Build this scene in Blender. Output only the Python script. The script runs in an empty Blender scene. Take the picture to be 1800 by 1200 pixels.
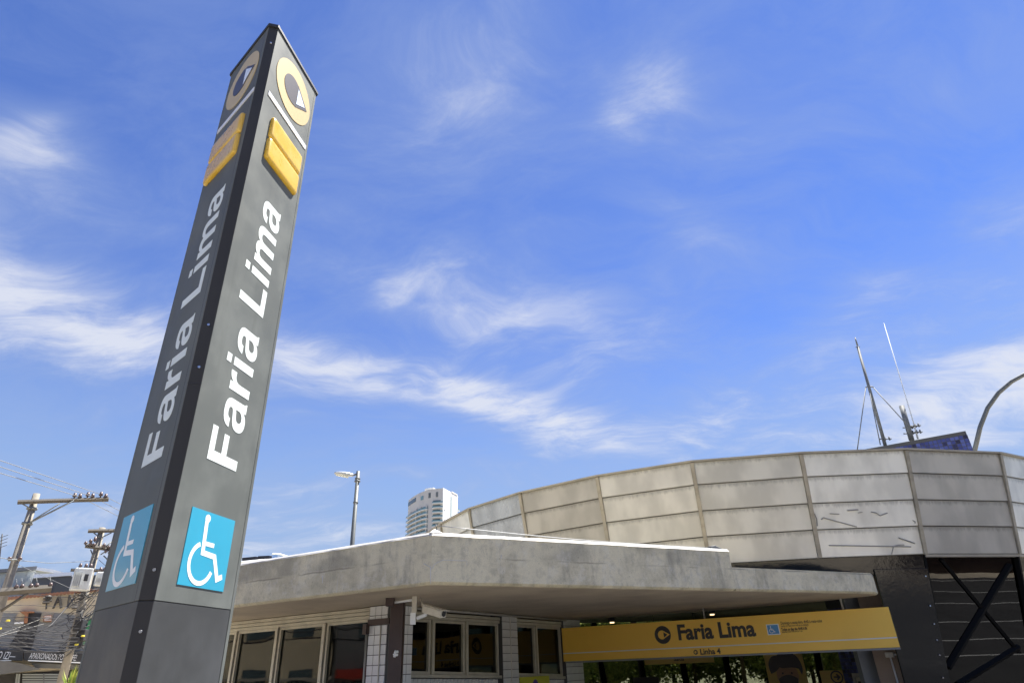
import bpy, math, random
from mathutils import Vector, Matrix
random.seed(7)
S = bpy.context.scene
COL = S.collection
PI = math.pi
R = math.radians

# ------------------------------------------------------------------ camera
EYE = Vector((0, 0, 2.15))
FPX = 1086.0                                     # focal length in pixels of an 1800 px wide frame
_up = Vector((-83, 2060, -FPX)).normalized()     # world up as the camera sees it
_fw = Vector((0, 0, -1)); _fw = (_fw - _up * _fw.dot(_up)).normalized()
_rt = _fw.cross(_up)
RW = Matrix((_rt, _fw, _up))                     # camera -> world
cam = bpy.data.cameras.new('camera')
cam.sensor_width = 36; cam.lens = 36 * FPX / 1800; cam.clip_start = 0.05; cam.clip_end = 5000
co = bpy.data.objects.new('camera', cam); COL.objects.link(co)
co.matrix_world = Matrix.Translation(EYE) @ RW.to_4x4()
S.camera = co

# ------------------------------------------------------------------ light
SUN_AZ, SUN_EL = 58.0, 66.0
S.view_settings.view_transform = 'Standard'; S.view_settings.look = 'None'
S.view_settings.exposure = 1.55; S.view_settings.gamma = 1; S.view_settings.use_curve_mapping = False
sl = bpy.data.lights.new('sun', 'SUN'); sl.energy = 5.0; sl.angle = R(0.6); sl.color = (1, .955, .88)
so = bpy.data.objects.new('sun', sl); COL.objects.link(so)
sd = Vector((math.sin(R(SUN_AZ)) * math.cos(R(SUN_EL)), math.cos(R(SUN_AZ)) * math.cos(R(SUN_EL)), math.sin(R(SUN_EL))))
so.rotation_euler = sd.to_track_quat('Z', 'Y').to_euler()

# ------------------------------------------------------------------ world
W = bpy.data.worlds.new('World'); S.world = W; W.use_nodes = True
nt = W.node_tree
for n in list(nt.nodes): nt.nodes.remove(n)
class NB:
    """tiny node builder"""
    def __init__(s, nt): s.nt = nt
    def n(s, t, **k):
        o = s.nt.nodes.new(t)
        for a, b in k.items(): setattr(o, a, b)
        return o
    def L(s, a, b): s.nt.links.new(a, b)
    def put(s, inp, v):
        if v is None: return
        if hasattr(v, 'is_output'): s.L(v, inp)
        else: inp.default_value = v
    def m(s, op, a, b=None, c=None, clamp=False):
        o = s.n('ShaderNodeMath', operation=op, use_clamp=clamp)
        s.put(o.inputs[0], a); s.put(o.inputs[1], b)
        if c is not None: s.put(o.inputs[2], c)
        return o.outputs[0]
    def mix(s, f, a, b, bt='MIX'):
        o = s.n('ShaderNodeMix', data_type='RGBA', blend_type=bt)
        s.put(o.inputs[0], f); s.put(o.inputs[6], a); s.put(o.inputs[7], b)
        return o.outputs[2]
    def noise(s, vec, scale, detail=4, rough=.55, dist=0.0):
        o = s.n('ShaderNodeTexNoise'); s.put(o.inputs['Vector'], vec)
        o.inputs['Scale'].default_value = scale; o.inputs['Detail'].default_value = detail
        o.inputs['Roughness'].default_value = rough; o.inputs['Distortion'].default_value = dist
        return o.outputs['Fac']
    def ramp(s, f, a, b, va=0.0, vb=1.0, smooth=True):
        o = s.n('ShaderNodeMapRange', interpolation_type='SMOOTHSTEP' if smooth else 'LINEAR')
        s.put(o.inputs[0], f); o.inputs[1].default_value = a; o.inputs[2].default_value = b
        o.inputs[3].default_value = va; o.inputs[4].default_value = vb
        return o.outputs[0]
    def mapv(s, vec, sc=(1, 1, 1), rot=(0, 0, 0), loc=(0, 0, 0)):
        o = s.n('ShaderNodeMapping'); s.put(o.inputs[0], vec)
        o.inputs['Scale'].default_value = sc; o.inputs['Rotation'].default_value = rot; o.inputs['Location'].default_value = loc
        return o.outputs[0]
b = NB(nt)
tc = b.n('ShaderNodeTexCoord'); dirv = tc.outputs['Generated']
sky = b.n('ShaderNodeTexSky', sky_type='NISHITA'); sky.sun_disc = False
sky.sun_elevation = R(SUN_EL); sky.sun_rotation = R(SUN_AZ); sky.altitude = 700; sky.air_density = 1.0; sky.dust_density = .0; sky.ozone_density = 2.2
hsv = b.n('ShaderNodeHueSaturation'); hsv.inputs['Hue'].default_value = .510; hsv.inputs['Saturation'].default_value = 1.04; hsv.inputs['Value'].default_value = 1.0
b.L(b.mix(1.0, sky.outputs[0], (1.02, 1.27, 1.64, 1), 'MULTIPLY'), hsv.inputs['Color'])
sep = b.n('ShaderNodeSeparateXYZ'); b.L(dirv, sep.inputs[0])
dx, dy, dz = sep.outputs
AZ = b.m('MULTIPLY', b.m('ARCTAN2', dx, dy), 180 / PI)
EL = b.m('MULTIPLY', b.m('ARCSINE', dz), 180 / PI)
# plane of the high cloud: wisps shrink towards the horizon
den = b.m('ADD', b.m('MAXIMUM', dz, 0.0), .22)
cx = b.m('DIVIDE', dx, den); cy = b.m('DIVIDE', dy, den)
cv = b.n('ShaderNodeCombineXYZ'); b.L(cx, cv.inputs[0]); b.L(cy, cv.inputs[1])
cvec = cv.outputs[0]
warp = b.n('ShaderNodeTexNoise'); b.L(cvec, warp.inputs['Vector']); warp.inputs['Scale'].default_value = 1.6; warp.inputs['Detail'].default_value = 3
wv = b.n('ShaderNodeVectorMath', operation='MULTIPLY_ADD'); b.L(warp.outputs['Color'], wv.inputs[0]); wv.inputs[1].default_value = (.55, .55, 0); b.L(cvec, wv.inputs[2])
wisp = b.noise(b.mapv(wv.outputs[0], (1.0, 2.1, 1), (0, 0, R(32))), 1.3, 10, .56)
fine = b.noise(b.mapv(wv.outputs[0], (1.6, 3.4, 1), (0, 0, R(24))), 3.4, 12, .62)
broad = b.noise(cvec, 1.3, 4, .5)
def blob(az, el, ra, re, rot, amp):
    """a soft elliptical bank of cloud round a sky direction, sizes in degrees"""
    a = b.m('SUBTRACT', AZ, az); e = b.m('SUBTRACT', EL, el)
    c, s_ = math.cos(R(rot)), math.sin(R(rot))
    u = b.m('ADD', b.m('MULTIPLY', a, c / ra), b.m('MULTIPLY', e, s_ / ra))
    v = b.m('ADD', b.m('MULTIPLY', a, -s_ / re), b.m('MULTIPLY', e, c / re))
    q = b.m('ADD', b.m('MULTIPLY', u, u), b.m('MULTIPLY', v, v))
    return b.m('MULTIPLY', b.m('EXPONENT', b.m('MULTIPLY', q, -1.0)), amp)
def px_dir(x, y):
    d = RW @ Vector((x - 900, 600 - y, -FPX)); d.normalize()
    return math.degrees(math.atan2(d.x, d.y)), math.degrees(math.asin(d.z))
banks = [(1120, 150, 5.5, 3.0, 12, .50), (1075, 195, 2.0, 3.4, 20, .22), (1190, 160, 3.0, 3.5, 0, .22), (40, 250, 4.5, 2.2, 12, .80), (95, 205, 2.5, 1.2, 40, .30),
         (120, 565, 18, 4.2, 2, .85), (-60, 520, 10, 4.0, 0, .35), (330, 640, 14, 2.6, -12, .35),
         (640, 655, 9, 2.2, -14, .75), (830, 700, 8, 1.8, -20, .95), (1010, 745, 6.5, 1.7, -16, .85), (1190, 770, 9, 2.0, -2, .75),
         (1290, 690, 3.5, 1.3, -20, .42), (980, 650, 12, 5, -12, .22), (740, 500, 7, 2.2, 25, .30), (1500, 540, 7, 2.4, 22, .26),
         (1760, 600, 11, 5.0, 8, .65), (1780, 380, 6, 2.4, -6, .36), (1680, 720, 14, 4.0, 2, .5), (1450, 690, 10, 4, 0, .22), (880, 60, 12, 6, 30, .24),
         (620, 960, 18, 4.5, 2, .55), (60, 960, 16, 4, 0, .45), (760, 130, 20, 8, 20, .34), (640, 480, 15, 5, -8, .20), (520, 640, 8, 2.2, -8, .50), (1250, 150, 16, 7, -10, .28), (1250, 420, 9, 2.2, -35, .30), (930, 570, 17, 4.0, -10, .42), (1450, 600, 8, 2.0, 25, .25), (200, 370, 14, 3, 6, .34), (1650, 180, 8, 2.5, 20, .16)]
tot = None
for (x, y, ra, re, ro, am) in banks:
    a_, e_ = px_dir(x, y); v = blob(a_, e_, ra, re, ro, am)
    tot = v if tot is None else b.m('ADD', tot, v)
tex = b.m('ADD', b.ramp(wisp, .32, .72, 0, .65), b.ramp(fine, .30, .78, 0, .5))
local = b.m('MULTIPLY', tot, b.m('ADD', b.m('MULTIPLY', b.m('ADD', tex, b.m('MULTIPLY', b.m('SUBTRACT', b.noise(b.mapv(wv.outputs[0], (1.5, 3.0, 1), (0, 0, R(20)), (3, 8, 0)), 5.5, 12, .68), .5), 1.0)), .50), .36))
mott = b.noise(b.mapv(wv.outputs[0], (1.3, 2.2, 1), (0, 0, R(40)), (5, 2, 0)), 2.4, 11, .68)
general = b.m('ADD', b.m('MULTIPLY', b.m('MULTIPLY', b.ramp(wisp, .40, .74), b.ramp(broad, .28, .58)), .34), b.m('MULTIPLY', b.ramp(mott, .36, .72), .24))
low = b.m('MULTIPLY', b.ramp(EL, 34, 2, 0, 1), .20)
haze_low = b.ramp(EL, 30, 4, 0, .88)
cl = b.m('ADD', b.m('ADD', local, general), b.m('MULTIPLY', low, b.m('ADD', tex, .2)), clamp=True)
cl = b.m('MULTIPLY', cl, .93)
cloudcol = b.mix(b.ramp(cl, .3, .9), (3.0, 3.9, 6.2, 1), (6.2, 6.5, 7.4, 1))
skc = b.mix(cl, b.mix(haze_low, hsv.outputs[0], (3.05, 4.25, 5.75, 1)), cloudcol)
bg = b.n('ShaderNodeBackground'); b.L(skc, bg.inputs[0]); bg.inputs[1].default_value = .0415
wo = b.n('ShaderNodeOutputWorld'); b.L(bg.outputs[0], wo.inputs[0])

# ------------------------------------------------------------------ helpers
def ray(x, y):
    return (RW @ Vector((x - 900, 600 - y, -FPX))).normalized()
def at_z(x, y, z):
    d = ray(x, y); return EYE + d * ((z - EYE.z) / d.z)
def at_r(x, y, r):
    d = ray(x, y); return EYE + d * (r / math.hypot(d.x, d.y))
def adir(az): return Vector((math.sin(R(az)), math.cos(R(az)), 0))

class Fr:
    """vertical wall frame: u along the wall, v out of it, z up"""
    def __init__(s, x, y, az, naz):
        s.o = Vector((x, y, 0)); s.d = adir(az); s.n = adir(naz)
    def p(s, u, v, z): return s.o + s.d * u + s.n * v + Vector((0, 0, z))
    def uz(s, x, y, v=0.0):
        d = ray(x, y); t = (s.o + s.n * v - EYE).dot(s.n) / d.dot(s.n); q = EYE + d * t
        return (q - s.o).dot(s.d), q.z
    def mat(s):
        m = Matrix.Identity(4)
        for i in range(3): m[i][0] = s.d[i]; m[i][1] = s.n[i]; m[i][2] = (0, 0, 1)[i]; m[i][3] = s.o[i]
        return m

class MB:
    def __init__(s): s.v = []; s.f = []; s.sm = []
    def add(s, vs, fs, smooth=False):
        k = len(s.v); s.v += [Vector(q) for q in vs]
        for f in fs: s.f.append([k + i for i in f]); s.sm.append(smooth)
        return s
    def hexa(s, q):      # 8 corners: bottom 4, top 4
        return s.add(q, [(0, 3, 2, 1), (4, 5, 6, 7), (0, 1, 5, 4), (1, 2, 6, 5), (2, 3, 7, 6), (3, 0, 4, 7)])
    def fbox(s, fr, u0, u1, v0, v1, z0, z1, bev=0.0):
        if bev <= 0:
            return s.hexa([fr.p(u0, v0, z0), fr.p(u1, v0, z0), fr.p(u1, v1, z0), fr.p(u0, v1, z0), fr.p(u0, v0, z1), fr.p(u1, v0, z1), fr.p(u1, v1, z1), fr.p(u0, v1, z1)])
        c = bev   # chamfer the outer (v1) face
        q = [fr.p(u0, v0, z0), fr.p(u1, v0, z0), fr.p(u1, v0, z1), fr.p(u0, v0, z1),
             fr.p(u0, v1 - c, z0), fr.p(u1, v1 - c, z0), fr.p(u1, v1 - c, z1), fr.p(u0, v1 - c, z1),
             fr.p(u0 + c, v1, z0 + c), fr.p(u1 - c, v1, z0 + c), fr.p(u1 - c, v1, z1 - c), fr.p(u0 + c, v1, z1 - c)]
        return s.add(q, [(3, 2, 1, 0), (0, 1, 5, 4), (1, 2, 6, 5), (2, 3, 7, 6), (3, 0, 4, 7), (4, 5, 9, 8), (5, 6, 10, 9), (6, 7, 11, 10), (7, 4, 8, 11), (8, 9, 10, 11)])
    def box(s, x0, x1, y0, y1, z0, z1):
        return s.hexa([(x0, y0, z0), (x1, y0, z0), (x1, y1, z0), (x0, y1, z0), (x0, y0, z1), (x1, y0, z1), (x1, y1, z1), (x0, y1, z1)])
    def prism(s, poly, z0, z1):
        n = len(poly)
        q = [Vector((p[0], p[1], z0)) for p in poly] + [Vector((p[0], p[1], z1)) for p in poly]
        return s.add(q, [tuple(range(n - 1, -1, -1)), tuple(range(n, 2 * n))] + [(i, (i + 1) % n, n + (i + 1) % n, n + i) for i in range(n)])
    def tube(s, pts, r, n=8, r1=None, smooth=True, cap=True):
        pts = [Vector(p) for p in pts]; m = len(pts); vs = []; ref = None
        for i, p in enumerate(pts):
            t = (pts[min(i + 1, m - 1)] - pts[max(i - 1, 0)]).normalized()
            if ref is None:
                ref = Vector((0, 0, 1)) if abs(t.z) < .9 else Vector((1, 0, 0))
            a = t.cross(ref).normalized(); c = t.cross(a).normalized(); ref = a.cross(t) * 1.0
            rr = r if r1 is None else r + (r1 - r) * i / (m - 1)
            for k in range(n):
                g = 2 * PI * k / n; vs.append(p + (a * math.cos(g) + c * math.sin(g)) * rr)
        fs = [(i * n + k, i * n + (k + 1) % n, (i + 1) * n + (k + 1) % n, (i + 1) * n + k) for i in range(m - 1) for k in range(n)]
        s.add(vs, fs, smooth)
        if cap:
            k0 = len(s.v) - m * n
            s.f.append([k0 + k for k in range(n)][::-1]); s.sm.append(False)
            s.f.append([k0 + (m - 1) * n + k for k in range(n)]); s.sm.append(False)
        return s
    def beam(s, a, c, w, h=None):        # square bar between two points
        return s.tube([a, c], w * .7071, 4, smooth=False)
    def build(s, name, mat, parent=None, bevel=0.0, label=None, kind=None):
        me = bpy.data.meshes.new(name)
        base = parent_base(parent)
        me.from_pydata([v - base for v in s.v], [], s.f); me.update()
        me.polygons.foreach_set('use_smooth', s.sm)
        import bmesh as _b
        bm = _b.new(); bm.from_mesh(me); _b.ops.recalc_face_normals(bm, faces=bm.faces[:]); bm.to_mesh(me); bm.free()
        if mat: me.materials.append(mat)
        o = bpy.data.objects.new(name, me); COL.objects.link(o)
        if parent: o.parent = parent
        if bevel:
            md = o.modifiers.new('bevel', 'BEVEL'); md.width = bevel; md.segments = 2; md.limit_method = 'ANGLE'; md.angle_limit = R(35)
        if label: o['label'] = label
        if kind: o['kind'] = kind
        return o
def parent_base(p):
    v = Vector((0, 0, 0))
    while p is not None: v += p.location; p = p.parent
    return v
def tag(o, label=None, cat=None, group=None, kind=None):
    if label: o['label'] = label
    if cat: o['category'] = cat
    if group: o['group'] = group
    if kind: o['kind'] = kind
    return o
def thing(name, loc, label, cat, group=None):
    o = bpy.data.objects.new(name, None); o.location = loc; o.empty_display_size = .3; COL.objects.link(o)
    return tag(o, label, cat, group)

# ------------------------------------------------------------------ materials
def mat(name, col, rough=.6, metal=0.0, spec=.5, var=0.0, vscale=1.5, col2=None, streak=0.0, fine=0.0, bump=0.0, bscale=40, clearcoat=0.0, rvar=0.0, space='Object'):
    m = bpy.data.materials.new(name); m.use_nodes = True
    t = m.node_tree; q = NB(t); p = t.nodes['Principled BSDF']
    c = tuple(col) + (1,)
    p.inputs['Roughness'].default_value = rough; p.inputs['Metallic'].default_value = metal
    p.inputs['Specular IOR Level'].default_value = spec; p.inputs['Coat Weight'].default_value = clearcoat
    p.inputs['Coat Roughness'].default_value = .08
    cur = c
    tcn = q.n('ShaderNodeTexCoord'); vec = tcn.outputs[space]
    if var > 0:
        c2 = tuple(col2) + (1,) if col2 else tuple(x * .45 for x in col) + (1,)
        f = q.m('MULTIPLY', q.ramp(q.noise(vec, vscale, 7, .6), .38, .68), var)
        cur = q.mix(f, cur, c2)
    if streak > 0:
        c2 = tuple(x * .4 for x in col) + (1,)
        f = q.m('MULTIPLY', q.ramp(q.noise(q.mapv(vec, (1, 1, .09)), 4.5, 6, .65), .46, .78), streak)
        cur = q.mix(f, cur, c2)
    if fine > 0:
        f = q.ramp(q.noise(vec, bscale, 3, .7), .3, .7, 1 - fine, 1 + fine, False)
        cc = q.n('ShaderNodeCombineColor'); [q.L(f, cc.inputs[i]) for i in range(3)]
        cur = q.mix(1.0, cur, cc.outputs[0], 'MULTIPLY')
    q.put(p.inputs['Base Color'], cur)
    if rvar > 0:
        q.L(q.ramp(q.noise(vec, vscale * 2, 5, .6), .3, .7, rough - rvar, rough + rvar, False), p.inputs['Roughness'])
    if bump > 0:
        bn = q.n('ShaderNodeBump'); bn.inputs['Strength'].default_value = bump; bn.inputs['Distance'].default_value = .01
        q.L(q.noise(vec, bscale, 6, .65), bn.inputs['Height']); q.L(bn.outputs[0], p.inputs['Normal'])
    return m
def glass(name, tint, alpha, rough=.02, ior=1.5, wav=0.0, gcol=(.9, .92, .9)):
    """window pane: mirror reflection by angle over a see-through tint"""
    m = bpy.data.materials.new(name); m.use_nodes = True
    t = m.node_tree; q = NB(t); t.nodes.remove(t.nodes['Principled BSDF'])
    out = t.nodes['Material Output']
    tr = q.n('ShaderNodeBsdfTransparent'); tr.inputs[0].default_value = tuple(tint) + (1,)
    gl = q.n('ShaderNodeBsdfGlossy'); gl.inputs['Roughness'].default_value = rough; gl.inputs[0].default_value = tuple(gcol) + (1,)
    fr = q.n('ShaderNodeFresnel'); fr.inputs[0].default_value = ior
    f = q.m('ADD', q.m('MULTIPLY', fr.outputs[0], 1.0), alpha, clamp=True)
    if wav:
        tcn = q.n('ShaderNodeTexCoord'); bn = q.n('ShaderNodeBump'); bn.inputs['Strength'].default_value = wav; bn.inputs['Distance'].default_value = .05
        q.L(q.noise(tcn.outputs['Object'], .9, 1, .4), bn.inputs['Height']); q.L(bn.outputs[0], gl.inputs['Normal'])
    ms = q.n('ShaderNodeMixShader'); q.L(f, ms.inputs[0]); q.L(tr.outputs[0], ms.inputs[1]); q.L(gl.outputs[0], ms.inputs[2])
    q.L(ms.outputs[0], out.inputs[0])
    return m

M = {}
M['asphalt'] = mat('asphalt', (.055, .055, .056), .9, var=.5, vscale=.6, fine=.25, bump=.4, bscale=60)
M['pavement'] = mat('pavement', (.56, .49, .38), .85, var=.4, vscale=.8, fine=.1)
M['earth'] = mat('ground', (.26, .235, .19), .95, var=.4, vscale=.1)
M['line'] = mat('road_paint', (.50, .50, .48), .7, var=.3, vscale=4)
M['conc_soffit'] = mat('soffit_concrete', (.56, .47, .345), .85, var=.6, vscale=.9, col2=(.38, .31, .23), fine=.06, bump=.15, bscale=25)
M['white_paint'] = mat('white_membrane', (.62, .61, .58), .6, var=.25, vscale=3, bump=.3, bscale=18)
M['totem'] = mat('totem_grey', (.108, .117, .110), .55, spec=.14, var=.55, vscale=2.0, col2=(.165, .178, .168), streak=.35, bump=.03, bscale=3, rvar=.1)
M['totem_low'] = mat('totem_repaint', (.048, .050, .051), .5, spec=.25, var=.5, vscale=1.6, col2=(.085, .09, .095), streak=.25, rvar=.1)
M['totem_edge'] = mat('totem_edge', (.033, .034, .036), .5, spec=.2, var=.3, vscale=2, col2=(.045, .046, .05))
M['cap'] = mat('totem_cap', (.02, .021, .023), .5)
M['letter'] = mat('letter_white', (.70, .76, .73), .45, var=.12, vscale=2)
M['sheen_bar'] = mat('bar_silver', (.72, .74, .76), .35, var=.15, vscale=3)
M['ring_tan'] = mat('emblem_tan', (.52, .41, .19), .4, var=.15, vscale=2)
M['emblem_dark'] = mat('emblem_dark', (.06, .052, .05), .4)
M['emblem_tri'] = mat('emblem_triangle', (.66, .74, .86), .35)
M['yellow_plastic'] = mat('yellow_plastic', (.62, .38, .012), .28, var=.45, vscale=2, col2=(.68, .52, .18), clearcoat=.25, rvar=.08)
M['isa_blue'] = mat('sign_cyan', (.03, .30, .45), .35, var=.12, vscale=3, clearcoat=.3)
M['isa_white'] = mat('sign_white', (.80, .82, .82), .4)
M['steel'] = mat('zinc_steel', (.17, .18, .18), .65, .2, var=.4, vscale=6)
M['lamp_pole'] = mat('lamp_pole_grey', (.11, .12, .12), .55, .2, var=.3, vscale=2)
M['screw'] = mat('screw', (.55, .55, .57), .25, .9)
M['alu'] = mat('window_frame_beige', (.50, .47, .37), .45, .25, var=.3, vscale=3, streak=.2)
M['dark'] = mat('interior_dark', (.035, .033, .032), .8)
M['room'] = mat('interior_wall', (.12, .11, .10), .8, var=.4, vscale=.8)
M['tile'] = mat('white_tile', (.74, .75, .74), .18, var=.25, vscale=1.2, clearcoat=.3)
M['tilew'] = mat('wall_tile', (.56, .56, .53), .25, var=.3, vscale=1.5)
M['grout'] = mat('grout_dark', (.07, .07, .068), .9)
M['brown'] = mat('brown_steel', (.055, .032, .028), .45, var=.4, vscale=2)
M['black_gloss'] = mat('black_cladding', (.010, .011, .012), .09, spec=.42, var=.2, vscale=1, rvar=.03, bump=1.0, bscale=1.6)
M['mullion'] = mat('mullion_beige', (.38, .34, .26), .5, .3, var=.5, vscale=3, streak=.35)
M['rim'] = mat('rim_metal', (.38, .35, .29), .5, .4, var=.3, vscale=2)
M['yellow_sign'] = mat('sign_yellow', (.84, .53, .075), .38, var=.08, vscale=.7)
M['sign_black'] = mat('sign_black', (.03, .03, .03), .5)
M['sign_line'] = mat('sign_silver', (.62, .63, .64), .4)
M['purple'] = mat('poster_purple', (.06, .03, .22), .5)
M['poster'] = mat('poster_yellow_green', (.45, .45, .03), .5)
M['hall_yellow'] = mat('hall_sign_yellow', (.50, .36, .07), .5)
M['skin_print'] = mat('print_skin', (.36, .22, .12), .6)
M['brace'] = mat('brace_black', (.008, .008, .008), .8, spec=.1)
M['cctv'] = mat('camera_housing', (.60, .57, .48), .4, var=.3, vscale=8)
M['conduit'] = mat('conduit_grey', (.33, .32, .29), .5, .2)
M['wallbeige'] = mat('beige_render', (.30, .23, .17), .8, var=.3, vscale=2)
M['postgrey'] = mat('grey_post', (.20, .215, .225), .5)
M['pole'] = mat('pole_concrete', (.27, .245, .20), .85, var=.5, vscale=2.5, streak=.3, bump=.2)
M['crossarm'] = mat('crossarm_wood', (.085, .075, .062), .85, var=.4, vscale=4)
M['wire'] = mat('wire_black', (.03, .03, .032), .6)
M['wire_grey'] = mat('wire_grey', (.22, .23, .24), .5, .4)
M['insul'] = mat('insulator', (.10, .07, .065), .35)
M['transf'] = mat('transformer_white', (.55, .57, .56), .45, var=.35, vscale=2.5, streak=.3)
M['facade'] = mat('facade_beige', (.54, .475, .345), .85, var=.5, vscale=.5, col2=(.42, .36, .26), streak=.2, bump=.2)
M['facade_grey'] = mat('facade_grey', (.20, .21, .215), .8, var=.4, vscale=.6, col2=(.15, .155, .16))
M['shop_black'] = mat('shop_fascia', (.028, .028, .030), .5, var=.3, vscale=1)
M['ironwork'] = mat('ironwork', (.05, .045, .04), .6)
M['awning'] = mat('awning_grey', (.14, .14, .13), .8, var=.4, vscale=1)
M['shutter'] = mat('shutter_grey', (.27, .29, .28), .5, .3)
M['terracotta'] = mat('terracotta', (.30, .15, .095), .8, var=.4, vscale=4)
M['rust'] = mat('orange_wood', (.28, .12, .055), .7, var=.4, vscale=3)
M['clad'] = mat('metal_cladding', (.50, .52, .48), .5, .2, var=.2, vscale=.4)
M['blockgrey'] = mat('block_grey', (.15, .155, .16), .8, var=.3, vscale=.4)
M['roofwhite'] = mat('white_roof', (.78, .80, .82), .6, var=.1)
M['green'] = mat('green_paint', (.03, .17, .07), .6)
M['tower_white'] = mat('tower_white', (.74, .74, .71), .6, var=.1, vscale=.05)
M['tower_cream'] = mat('tower_cream', (.58, .56, .51), .7, var=.1, vscale=.05)
M['tower_glass'] = mat('tower_glass', (.20, .32, .32), .12, .2)
M['tower_dark'] = mat('tower_window', (.08, .11, .12), .15)
M['red'] = mat('red_paint', (.30, .03, .02), .6)
M['pane'] = glass('window_pane', (.30, .30, .28), .02, wav=.16, gcol=(.60, .60, .57))
M['pane_hall'] = glass('hall_glass', (.45, .48, .40), .0)
M['pane_black'] = glass('tinted_glass', (.05, .055, .055), .10, rough=.015, wav=.05, gcol=(.27, .27, .27))
M['bark'] = mat('bark', (.10, .075, .05), .9, var=.4, vscale=6, bump=.4)
M['solar'] = mat('dark_panel', (.02, .022, .03), .2)
M['bluewhite'] = mat('blue_print', (.55, .66, .80), .4, var=1.0, vscale=3.2, col2=(.05, .18, .55))

def concrete(name='canopy_concrete'):
    m = bpy.data.materials.new(name); m.use_nodes = True; t = m.node_tree; q = NB(t); p = t.nodes['Principled BSDF']
    tcn = q.n('ShaderNodeTexCoord'); v = tcn.outputs['Object']
    c = (.66, .595, .415, 1)
    cur = q.mix(q.m('MULTIPLY', q.ramp(q.noise(v, .9, 8, .62), .42, .62), .75), c, (.45, .40, .275, 1))
    cur = q.mix(q.m('MULTIPLY', q.ramp(q.noise(v, 3.1, 9, .7), .50, .66), .55), cur, (.68, .64, .52, 1))
    st = q.noise(q.mapv(v, (1, 1, .22)), 2.1, 9, .7)
    cur = q.mix(q.m('MULTIPLY', q.ramp(st, .52, .74), .62), cur, (.17, .16, .14, 1))
    st2 = q.noise(q.mapv(v, (1, 1, .05), loc=(7, 3, 1)), 9, 4, .6)
    cur = q.mix(q.m('MULTIPLY', q.ramp(st2, .66, .74), .35), cur, (.62, .61, .58, 1))
    cur = q.mix(q.m('MULTIPLY', q.ramp(q.noise(v, 7.0, 8, .7), .46, .70), .40), cur, (.27, .25, .20, 1))
    cur = q.mix(q.m('MULTIPLY', q.ramp(q.noise(q.mapv(v, (1, 1, .35), loc=(3, 9, 4)), 12, 6, .75), .58, .70), .35), cur, (.22, .205, .17, 1))
    cur = q.mix(q.m('MULTIPLY', q.ramp(q.noise(v, 28, 3, .6), .68, .74), .7), cur, (.20, .18, .15, 1))
    sz = q.n('ShaderNodeSeparateXYZ'); q.L(v, sz.inputs[0])
    zz = q.m('ADD', sz.outputs[2], q.m('MULTIPLY', q.m('SUBTRACT', q.noise(v, 2.5, 5, .6), .5), .05))
    joint = q.m('MULTIPLY', q.ramp(q.m('ABSOLUTE', q.m('SUBTRACT', zz, .43)), .022, .004), q.ramp(q.noise(v, .8, 3, .5), .42, .6))
    cur = q.mix(q.m('MULTIPLY', joint, .65), cur, (.20, .18, .14, 1))
    damp = q.m('MULTIPLY', q.ramp(zz, .43, .47), q.ramp(q.noise(v, .45, 4, .55), .46, .6))
    cur = q.mix(q.m('MULTIPLY', damp, .45), cur, (.25, .235, .19, 1))
    grain = q.ramp(q.noise(v, 60, 4, .7), .3, .7, .88, 1.12, False)
    cc = q.n('ShaderNodeCombineColor'); [q.L(grain, cc.inputs[i]) for i in range(3)]
    cur = q.mix(1.0, cur, cc.outputs[0], 'MULTIPLY')
    q.L(cur, p.inputs['Base Color']); p.inputs['Roughness'].default_value = .88; p.inputs['Specular IOR Level'].default_value = .3
    bn = q.n('ShaderNodeBump'); bn.inputs['Strength'].default_value = .5; bn.inputs['Distance'].default_value = .012
    q.L(q.m('ADD', q.noise(v, 5, 8, .65), q.m('MULTIPLY', q.noise(v, 45, 4, .6), .35)), bn.inputs['Height']); q.L(bn.outputs[0], p.inputs['Normal'])
    return m
M['concrete'] = concrete()

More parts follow.
